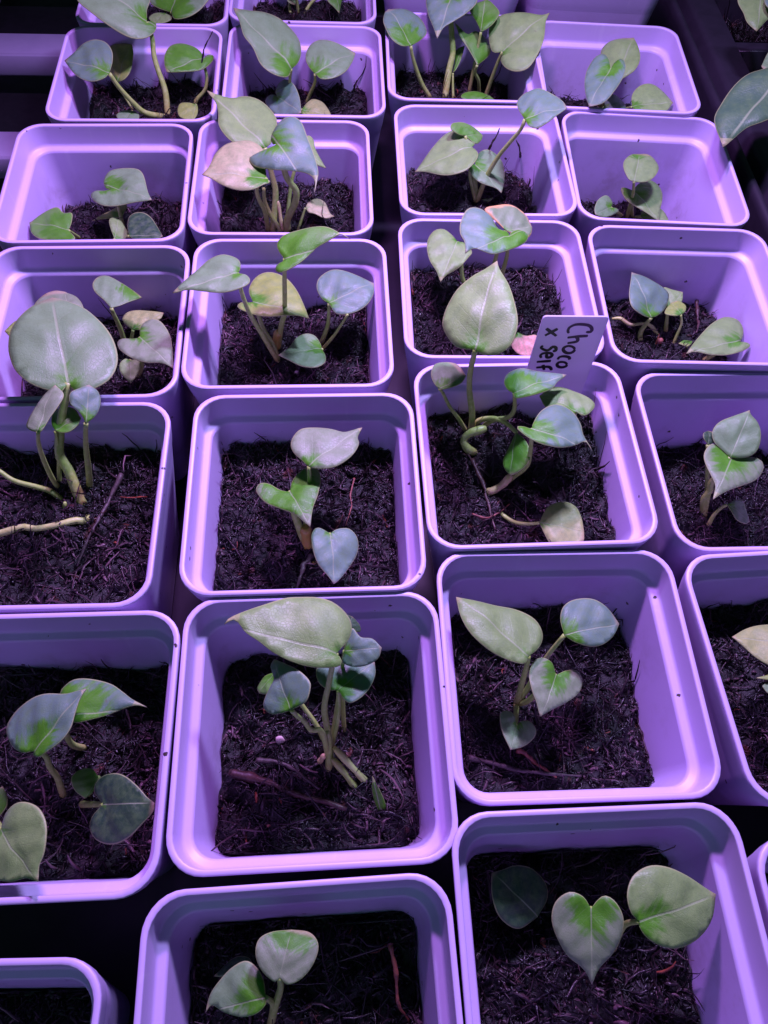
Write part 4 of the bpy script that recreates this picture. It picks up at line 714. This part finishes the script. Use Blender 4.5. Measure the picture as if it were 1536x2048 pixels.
def make_soil(half, seed, nfib, rough=1.0, corner=0.065, low_side=0.0):
    r = np.random.default_rng(seed)
    G = 49
    H = (value_noise(G, 4, r) * .06 + value_noise(G, 9, r) * .055 + value_noise(G, 20, r) * .034 + value_noise(G, 44, r) * .018) * rough
    lin = np.linspace(-1, 1, G)
    X, Y = np.meshgrid(lin, lin, indexing='ij')
    e = np.maximum(abs(X), abs(Y))
    H = H + 0.03 * np.clip((e - .82) / .18, 0, 1) * value_noise(G, 12, r) * 2 - low_side * np.clip(X, 0, 1) ** 2
    # square grid bent to rounded corners
    k = corner / half
    def roundmap(X, Y):
        m_ = np.maximum(abs(X), abs(Y)); s_ = np.minimum(abs(X), abs(Y))
        over = np.clip((s_ - (1 - k)) / k, 0, 1) * np.clip((m_ - (1 - k)) / k, 0, 1)
        q = 1 - 0.20 * k * over ** 2 * 1.4
        return X * q, Y * q
    XX, YY = roundmap(X, Y)
    px, py = XX * half, YY * half
    verts = np.stack([px, py, H], -1).reshape(-1, 3)
    faces = [(i * G + j, (i + 1) * G + j, (i + 1) * G + j + 1, i * G + j + 1) for i in range(G - 1) for j in range(G - 1)]
    border = [(i, 0) for i in range(G)] + [(G - 1, j) for j in range(1, G)] + [(i, G - 1) for i in range(G - 2, -1, -1)] + [(0, j) for j in range(G - 2, 0, -1)]
    base = len(verts)
    low = [(verts[i * G + j][0] * .93, verts[i * G + j][1] * .93, -.30) for i, j in border]
    verts = np.vstack([verts, low])
    nb_ = len(border)
    for q in range(nb_):
        a_, b_ = border[q], border[(q + 1) % nb_]
        faces.append((a_[0] * G + a_[1], base + q, base + (q + 1) % nb_, b_[0] * G + b_[1]))
    nsurf = len(faces)
    # fibres
    seg = 4
    c0 = r.uniform(-.97, .97, (nfib, 2))
    edge_pick = r.random(nfib) < .14
    side = r.integers(0, 4, nfib)
    c0[edge_pick & (side == 0), 0] = .97; c0[edge_pick & (side == 1), 0] = -.97
    c0[edge_pick & (side == 2), 1] = .97; c0[edge_pick & (side == 3), 1] = .93
    ang = r.uniform(0, 2 * math.pi, nfib)
    ln = np.clip(r.lognormal(-2.45, .50, nfib), .03, .32)
    rad = np.clip(r.lognormal(-5.85, .42, nfib), .0013, .0085)
    chunk = r.random(nfib) < .38                      # short thick crumbs and bark bits among the long fibres
    ln = np.where(chunk, r.uniform(.02, .06, nfib), ln)
    rad = np.where(chunk, r.uniform(.0035, .0085, nfib), rad)
    bend = r.normal(0, .9, nfib)
    rise = np.where(r.random(nfib) < .13, r.uniform(.3, 1.1, nfib), r.normal(.03, .13, nfib))
    z0 = r.uniform(-.002, .010, nfib)
    pos = np.zeros((nfib, seg + 1, 3))
    xy = c0 * half
    up_ = np.zeros(nfib)
    for s_ in range(seg + 1):
        lim = half * .985
        inside = np.clip(xy, -lim, lim)
        gi = np.clip(((inside / half + 1) / 2 * (G - 1)).round().astype(int), 0, G - 1)
        hz = H[gi[:, 0], gi[:, 1]]
        pos[:, s_, :2] = inside
        pos[:, s_, 2] = hz + z0 + up_ + .006 * np.sin(3.1 * s_ + ang * 5)
        th = ang + bend * s_ / seg
        step = ln / seg
        xy = xy + np.stack([np.cos(th), np.sin(th)], 1) * (step * np.cos(np.clip(rise, 0, 1.2)))[:, None]
        up_ = up_ + step * np.sin(rise)
    T = np.gradient(pos, axis=1); T /= np.linalg.norm(T, axis=2)[..., None] + 1e-9
    upv = np.array([0.13, 0.21, 1.0])
    A_ = np.cross(T, upv); A_ /= np.linalg.norm(A_, axis=2)[..., None] + 1e-9
    B_ = np.cross(A_, T)
    taper = np.array([.7, 1.0, 1.0, .8, .35])[None, :, None]
    fv = []
    for k_ in range(3):
        th = 2 * math.pi * k_ / 3 + .5
        fv.append(pos + (math.cos(th) * A_ + math.sin(th) * B_ * .75) * (rad[:, None, None] * taper))
    fv = np.stack(fv, 2).reshape(-1, 3)               # fibre, seg, 3
    vb = len(verts)
    idx = (np.arange(nfib)[:, None, None] * (seg + 1) * 3 + np.arange(seg)[None, :, None] * 3 + np.arange(3)[None, None, :])
    nx = idx - np.arange(3)[None, None, :] + (np.arange(3)[None, None, :] + 1) % 3
    quads = np.stack([idx, nx, nx + 3, idx + 3], -1).reshape(-1, 4) + vb
    allv = np.vstack([verts, fv])
    me = bpy.data.meshes.new('potting_soil')
    F = np.vstack([np.array(faces), quads])
    me.vertices.add(len(allv)); me.vertices.foreach_set('co', (allv * S).ravel())
    me.loops.add(F.size); me.loops.foreach_set('vertex_index', F.ravel())
    me.polygons.add(len(F)); me.polygons.foreach_set('loop_start', np.arange(len(F)) * 4)
    me.polygons.foreach_set('material_index', np.r_[np.zeros(nsurf, int), np.ones(len(quads), int)])
    me.polygons.foreach_set('use_smooth', np.ones(len(F), bool))
    me.materials.append(M_SOIL); me.materials.append(M_FIBRE)
    me.update(calc_edges=True)
    return me

SOIL_LABEL = {k: 'dark fibrous potting soil inside the ' + t for k, t in POT_LABEL.items()}
for n_, (key, (x, y, a, dz, tx, ty, soil)) in enumerate(POTS.items()):
    near = y < 3.0
    low = {'C6': .10, 'D6': .14, 'D5': .12, 'D4': .03, 'C5': .03}.get(key, 0.0)
    me = make_soil(inner_half(soil) - .002, 100 + n_, 2300 if near else 1500, low_side=low)
    o = bpy.data.objects.new('potting_soil', me)
    col.objects.link(o)
    o.location = Vector((x, y, dz - soil)) * S
    o.rotation_euler = (0, 0, a)
    lab = POT_LABEL[key].split(' ')
    tag(o, ' '.join(('dark fibrous soil in ' + POT_LABEL[key]).split(' ')[:16]), 'soil', kind='stuff')

# ------------------------------------------------------------------ seedlings
TINT = {'p': (.29, .46, .14), 's': (.24, .41, .18), 'b': (.17, .30, .22), 'l': (.29, .38, .21), 'k': (.46, .52, .17), 'q': (.54, .53, .25), 'y': (.36, .48, .09),  # p, s and b are lightened with painted lamp sheen
        'g': (.14, .36, .05), 'd': (.025, .075, .04), 'o': (.27, .38, .19), 'x': (.80, .40, .30), 'v': (.07, .15, .08)}  # d is green darkened to paint in shade

def seg_dist(Q, A_, B_):
    """distance of every point Q to the closed polyline A_->B_ (2-D)"""
    d = B_ - A_
    t = np.clip((((Q[:, None] - A_[None]) * d[None]).sum(2)) / ((d * d).sum(1)[None] + 1e-12), 0, 1)
    return np.linalg.norm(Q[:, None] - (A_[None] + t[..., None] * d[None]), axis=2).min(1)

def leaf_mesh(P, A, T, B, N, kind, green, curl, seed, origin):
    r = np.random.default_rng(seed)
    L = np.linalg.norm(T - P)
    ax = (T - P) / L
    pr = np.cross(N, ax); pr /= np.linalg.norm(pr)
    na = 30
    loop = np.vstack([catmull([P] + A + [T], na)[:-1], catmull([T] + B + [P], na)[:-1]])
    flat = np.stack([(loop - P) @ ax, (loop - P) @ pr], 1) / L
    # fill the outline with an even scatter of points, then triangulate
    st = 0.062
    lo, hi = flat.min(0), flat.max(0)
    gx, gy = np.meshgrid(np.arange(lo[0], hi[0], st), np.arange(lo[1], hi[1], st), indexing='ij')
    gx = gx + (np.arange(gx.shape[1])[None] % 2) * st / 2
    G = np.stack([gx.ravel(), gy.ravel()], 1)
    G = G[abs(G[:, 1]) > st * .55]
    G = np.vstack([G, np.stack([np.arange(st, 1 - st * .5, st), np.zeros_like(np.arange(st, 1 - st * .5, st))], 1)])
    x1, y1 = flat[:, 0], flat[:, 1]; x2, y2 = np.roll(x1, -1), np.roll(y1, -1)
    cr = ((y1[None] > G[:, 1:2]) != (y2[None] > G[:, 1:2])) & (G[:, 0:1] < (x2 - x1)[None] * (G[:, 1:2] - y1[None]) / ((y2 - y1)[None] + 1e-12) + x1[None])
    G = G[(cr.sum(1) % 2) == 1]
    rolled = np.roll(flat, -1, axis=0)
    if len(G): G = G[seg_dist(G, flat, rolled) > st * .5]
    allp = np.vstack([flat, G]) if len(G) else flat
    n0 = len(flat)
    out = delaunay_2d_cdt([Vector(q) for q in allp.tolist()], [(i, (i + 1) % n0) for i in range(n0)], [], 1, 1e-6)
    Q = np.array([tuple(q) for q in out[0]])
    tris = [tuple(f_) for f_ in out[2]]
    ed = seg_dist(Q, flat, rolled)
    um = np.clip(Q[:, 0], 0, 1)
    md = np.hypot(Q[:, 0] - um, Q[:, 1])
    e = md / (md + ed + 1e-6)
    cup, fold, droop = curl
    ph = r.uniform(0, 6.28, 4)
    half = md + ed
    # domed halves either side of a sunken midrib, gently rippled, with the rim of the blade held in place
    d = cup * 1.5 * half * (1 - e ** 2) - .055 * half * np.exp(-(md / .035) ** 2)
    d += fold * .8 * np.maximum(md - .5 * half, 0)
    d += .020 * np.sin(6.5 * Q[:, 0] + ph[0] + np.where(Q[:, 1] > 0, 1.3, 0)) * np.minimum(1, ed * 9)
    d += .011 * np.sin(15 * Q[:, 0] - 13 * abs(Q[:, 1]) + ph[1]) * np.minimum(1, ed * 9)
    d += .008 * np.sin(9 * Q[:, 0] + ph[2] + np.sign(Q[:, 1])) * e
    d -= droop * .5 * np.clip(Q[:, 0] - .6, 0, 1) ** 2
    top = P + ax * (Q[:, :1] * L) + pr * (Q[:, 1:] * L) + N * (d[:, None] * L) - origin
    bot = top - N * 0.0045
    K = len(top)
    verts = np.vstack([top, bot])
    def area(t_): a_, b_, c_ = Q[list(t_)]; return (b_[0] - a_[0]) * (c_[1] - a_[1]) - (b_[1] - a_[1]) * (c_[0] - a_[0])
    up_ = [t_ if area(t_) > 0 else t_[::-1] for t_ in tris]
    faces = list(up_) + [tuple(K + i for i in t_[::-1]) for t_ in up_]
    edges = {}
    for t_ in up_:
        for i in range(len(t_)):
            edges[(t_[i], t_[(i + 1) % len(t_)])] = 1
    for (i, j) in edges:
        if (j, i) not in edges: faces.append((j, i, K + i, K + j))
    uv = [tuple(q) for q in Q]
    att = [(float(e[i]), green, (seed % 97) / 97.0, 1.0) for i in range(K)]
    return verts, faces, uv + uv, att + att

def add_leaf(parent, origin, data, seed):
    pot, P, A, T, B, N, kind, green, pet, rad, curl = data
    P, T = V(P), V(T); A = [V(p) for p in A]; B = [V(p) for p in B]
    N = np.array(N, float); N /= np.linalg.norm(N)
    verts, faces, uv, att = leaf_mesh(P, A, T, B, N, kind, green, curl, seed, origin)
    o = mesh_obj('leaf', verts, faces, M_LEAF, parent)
    me = o.data
    lay = me.uv_layers.new(name='UVMap')
    li = np.empty(len(me.loops), np.int32); me.loops.foreach_get('vertex_index', li)
    lay.data.foreach_set('uv', np.array(uv, np.float32)[li].ravel())
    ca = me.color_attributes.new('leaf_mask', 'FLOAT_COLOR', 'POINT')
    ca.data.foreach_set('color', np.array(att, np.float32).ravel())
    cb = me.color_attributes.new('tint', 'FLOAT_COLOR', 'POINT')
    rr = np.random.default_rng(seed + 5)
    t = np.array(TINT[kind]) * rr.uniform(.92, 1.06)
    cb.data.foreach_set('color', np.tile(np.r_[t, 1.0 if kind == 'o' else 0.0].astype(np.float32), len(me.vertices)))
    if pet:
        add_stalk(parent, origin, [V(p) for p in pet], rad, 'stem', 'stalk')
    return o

def add_stalk(parent, origin, pts, rad, mat, name, sides=8):
    path = catmull(pts, 22)
    t = np.linspace(0, 1, len(path))
    radii = rad * (1.25 - .45 * t)
    if name in ('stem_base', 'bud', 'sheath', 'aerial_root'):
        radii = rad * (1.0 + .12 * np.sin(t * 9.0)) * np.clip(1.15 - (2 * t - 1) ** 6 * .5, .4, 1.2)
    v_, f_ = tube(path - origin, radii, sides)
    o = mesh_obj(name, v_, f_, M_STALK[mat], parent)
    at_ = o.data.attributes.new('along', 'FLOAT', 'POINT')
    at_.data.foreach_set('value', np.repeat(t, sides).astype(np.float32))
    return o

PLANT_LABEL = {
 'A2': 'seedling with lavender pointed leaf over dark soil and a dark green heart leaf',
 'A3': 'tallest seedling with the biggest round silvery leaf on a thick stalk',
 'A4': 'small seedling with mauve heart leaf behind the biggest round leaf',
 'A5': 'seedling with floating heart leaf tipped pink and a curled green leaf',
 'A6': 'wide-spread seedling with thick bent stalks and a bright green right leaf',
 'A7': 'seedling of broad pale leaves at the top left edge',
 'B1': 'seedling of two small green-tipped leaves in the nearest row',
 'B2': 'seedling with many stalks under one long pale drooping leaf',
 'B3': 'seedling with three heart leaves one below the other on a brown stem',
 'B4': 'seedling with five leaves on long bent stalks, one past the left rim',
 'B5': 'bushy seedling with a blue drooping leaf and a peach leaf',
 'B6': 'seedling with a long pointed pale leaf and a round leaf at right',
 'B7': 'seedling at the top edge showing stalks and a hanging leaf tip',
 'C1': 'seedling with upright heart leaf, pale right leaf and a dark shaded leaf',
 'C2': 'four-leaved seedling above a short red bark chip',
 'C3': 'sprawling seedling beside the name tag with one tall pale leaf',
 'C4': 'seedling with glossy green folded leaf and an orange-edged leaf behind',
 'C5': 'seedling with pale arrow leaf and one leaf on a long curved stalk',
 'C6': 'upright many-stalked seedling with a large pale green heart leaf',
 'D2': 'seedling at the right edge with one pale peach leaf',
 'D3': 'seedling with round silver leaf above a green and mauve heart leaf',
 'D4': 'seedling with blue upright leaf, thin root and a pale heart leaf',
 'D5': 'small seedling of a round leaf above a pale heart leaf',
 'D6': 'seedling with a blue heart leaf in front of a spotted pale leaf',
 'E1': 'pale drooping leaves in the dark tray at the top right corner',
 'E2': 'large dark veined leaf hanging over the dark tray at the right edge',
}
plants = {}
count = 0
for L_ in LEAVES:
    pot = L_[0]
    if L_[6] == 'x':                                   # a shed leaf, lying on the soil by itself
        org = V(L_[1])
        e_ = add_leaf(None, org, L_, 900)
        e_.name = 'fallen_leaf'; e_.location = Vector(org) * S
        tag(e_, 'shrivelled pink fallen leaf on the soil beside the name tag', 'fallen leaf')
        continue
    if pot not in plants:
        first_pet = next(q for q in LEAVES if q[0] == pot and q[8] and q[6] != 'x')
        org = V(first_pet[8][0])
        e_ = empty('seedling', org)
        tag(e_, PLANT_LABEL[pot], 'seedling', 'seedlings in the pots')
        plants[pot] = (e_, org)
    e_, org = plants[pot]
    count += 1
    add_leaf(e_, org, L_, 1000 + 37 * count)
for pot, name, mat, rad, pts in EXTRAS:
    e_, org = plants[pot]
    add_stalk(e_, org, [V(p) for p in pts], rad, mat, name)

# ------------------------------------------------------------------ twigs and rootlets
for k_, (pot, mat, rad, pts, label) in enumerate(TWIGS):
    P_ = np.array([V(p) for p in pts])
    org = P_[0]
    path = catmull(P_, 26)
    r_ = np.random.default_rng(k_)
    path = path + np.cumsum(r_.normal(0, rad * .22, path.shape), axis=0) * np.sin(np.linspace(0, math.pi, len(path)))[:, None]
    t = np.linspace(0, 1, len(path))
    radii = rad * (1.0 + .22 * np.sin(t * 17 + k_) + .12 * np.sin(t * 41)) * np.clip(1.15 - .7 * t, .3, 1.1)
    v_, f_ = tube(path - org, radii, 7)
    o = mesh_obj('twig', v_, f_, M_TWIG[mat], None, loc=org)
    tag(o, label, 'twig')

# ------------------------------------------------------------------ grains in the soil
for k_, (pot, mat, size, pos, label) in enumerate(GRAINS):
    r_ = np.random.default_rng(50 + k_)
    vv, ff = [], []
    nu, nv = 10, 7
    jit = r_.uniform(.78, 1.15, (nv, nu))
    for i in range(nv):
        th = math.pi * i / (nv - 1)
        for j in range(nu):
            a_ = 2 * math.pi * j / nu
            q_ = jit[i, j] if 0 < i < nv - 1 else 1.0
            vv.append((size * q_ * math.sin(th) * math.cos(a_), size * .8 * q_ * math.sin(th) * math.sin(a_), size * 1.1 * math.cos(th)))
    for i in range(nv - 1):
        for j in range(nu):
            ff.append((i * nu + j, (i + 1) * nu + j, (i + 1) * nu + (j + 1) % nu, i * nu + (j + 1) % nu))
    o = mesh_obj('soil_grain', vv, ff, M_GRAIN[mat], loc=V(pos))
    tag(o, label, 'grain')

# ------------------------------------------------------------------ name tag
tc = np.array([V(p) for p in TAG]); tn = np.array(TAG_NORMAL)
corner_r = .018
def rounded(c, r_, k_=5):
    out = []
    for i in range(4):
        p0, p1, p2 = c[i - 1], c[i], c[(i + 1) % 4]
        a_ = (p0 - p1) / np.linalg.norm(p0 - p1); b_ = (p2 - p1) / np.linalg.norm(p2 - p1)
        for t in np.linspace(0, 1, k_):
            q0, q2 = p1 + a_ * r_, p1 + b_ * r_
            out.append((1 - t) ** 2 * q0 + 2 * t * (1 - t) * p1 + t * t * q2)
    return np.array(out)
org = (tc[2] + tc[3]) / 2
outline = rounded(tc, corner_r)
tag_root = empty('name_tag', org)
tag(tag_root, 'pale plastic plant tag with handwritten black lettering standing in a pot', 'plant tag')
n = len(outline)
vv = np.vstack([outline, outline - tn * .009]) - org
ff = [tuple(range(n)), tuple(range(2 * n - 1, n - 1, -1))] + [(i, n + i, n + (i + 1) % n, (i + 1) % n) for i in range(n)]
nrm_ = np.cross(vv[5] - vv[0], vv[10] - vv[0])
if nrm_ @ tn < 0: ff = [tuple(reversed(q)) for q in ff]
card = mesh_obj('card', vv, ff, M_TAG, tag_root, smooth=False)
for st in TAG_STROKES:
    path = catmull([V(p) for p in st], 28) + tn * .0015
    T_ = np.gradient(path, axis=0); T_ /= np.linalg.norm(T_, axis=1)[:, None]
    side_ = np.cross(T_, tn)
    wd = .0074 * (1 + .12 * np.sin(np.linspace(0, 5, len(path))))
    wd[0] *= .6; wd[-1] *= .6
    vv = np.vstack([path + side_ * wd[:, None], path - side_ * wd[:, None]]) - org
    k_ = len(path)
    ff = [(i, i + 1, k_ + i + 1, k_ + i) for i in range(k_ - 1)]
    mesh_obj('lettering', vv, ff, M_INK, card, smooth=False)

# ------------------------------------------------------------------ black tray on the right
tray = empty('seed_tray', (1.893, 6.309, 0.0), (0, 0, ROT))
tag(tray, 'black plastic plug tray along the right edge of the picture', 'tray')
prof = [(.03, -.95), (-.01, -.26), (-.012, -.225), (.0, -.205), (.02, -.20), (.035, -.208), (.05, -.26), (.075, -.285), (.10, -.28), (.118, -.225), (.135, -.203), (.16, -.20), (.33, -.2025)]
ys = (-6.0, 2.2)
vv = [(x_, y_, z_) for y_ in ys for x_, z_ in prof]
k_ = len(prof)
ff = [(i, i + 1, k_ + i + 1, k_ + i) for i in range(k_ - 1)]
mesh_obj('rim', vv, ff, M_TRAY, tray, sharp=60)
webs = [(-6.0, -1.25), (-.62, -.50), (.10, .22), (.82, 2.2)]
for y0_, y1_ in webs:
    vv, ff = box(.3302, .95, y0_, y1_, -.30, -.2027, .012)
    mesh_obj('web', vv, ff, M_TRAY, tray, sharp=50)
vv, ff = box(.9502, 1.9, -6.0, 2.2, -.30, -.203, .012)
mesh_obj('web', vv, ff, M_TRAY, tray, sharp=50)
for q, (y0_, y1_) in enumerate(((-1.25, -.62), (-.50, .10), (.22, .82))):
    cx_, cy_ = .64, (y0_ + y1_) / 2
    hx, hy = .308, (y1_ - y0_) / 2 - .002
    def rr(h_, z_, s_):
        return [((p[0]) * hx / .5 * s_ + cx_, p[1] * hy / .5 * s_ + cy_, z_) for p in ring(.5, 0, .10)]
    vv, ff = loft([rr(0, -.2035, 1.0), rr(0, -.22, .97), rr(0, -.70, .72)], True)
    ff = [tuple(ff_) for ff_ in ff]
    mesh_obj('pocket', vv, ff, M_TRAY, tray, sharp=60)
    me = make_soil(.245, 300 + q, 900, 1.6)
    o = bpy.data.objects.new('potting_soil', me); col.objects.link(o)
    cw = np.array([1.893, 6.309]) + ex * cx_ + ey * cy_
    row_frame(o, cw[0], cw[1], -.40)
    tag(o, ['dark soil in the tray pocket under the large dark veined leaf', 'dark reddish soil in the tray pocket at the top right corner',
            'dark soil in the tray pocket beyond the top right corner'][q], 'soil', kind='stuff')
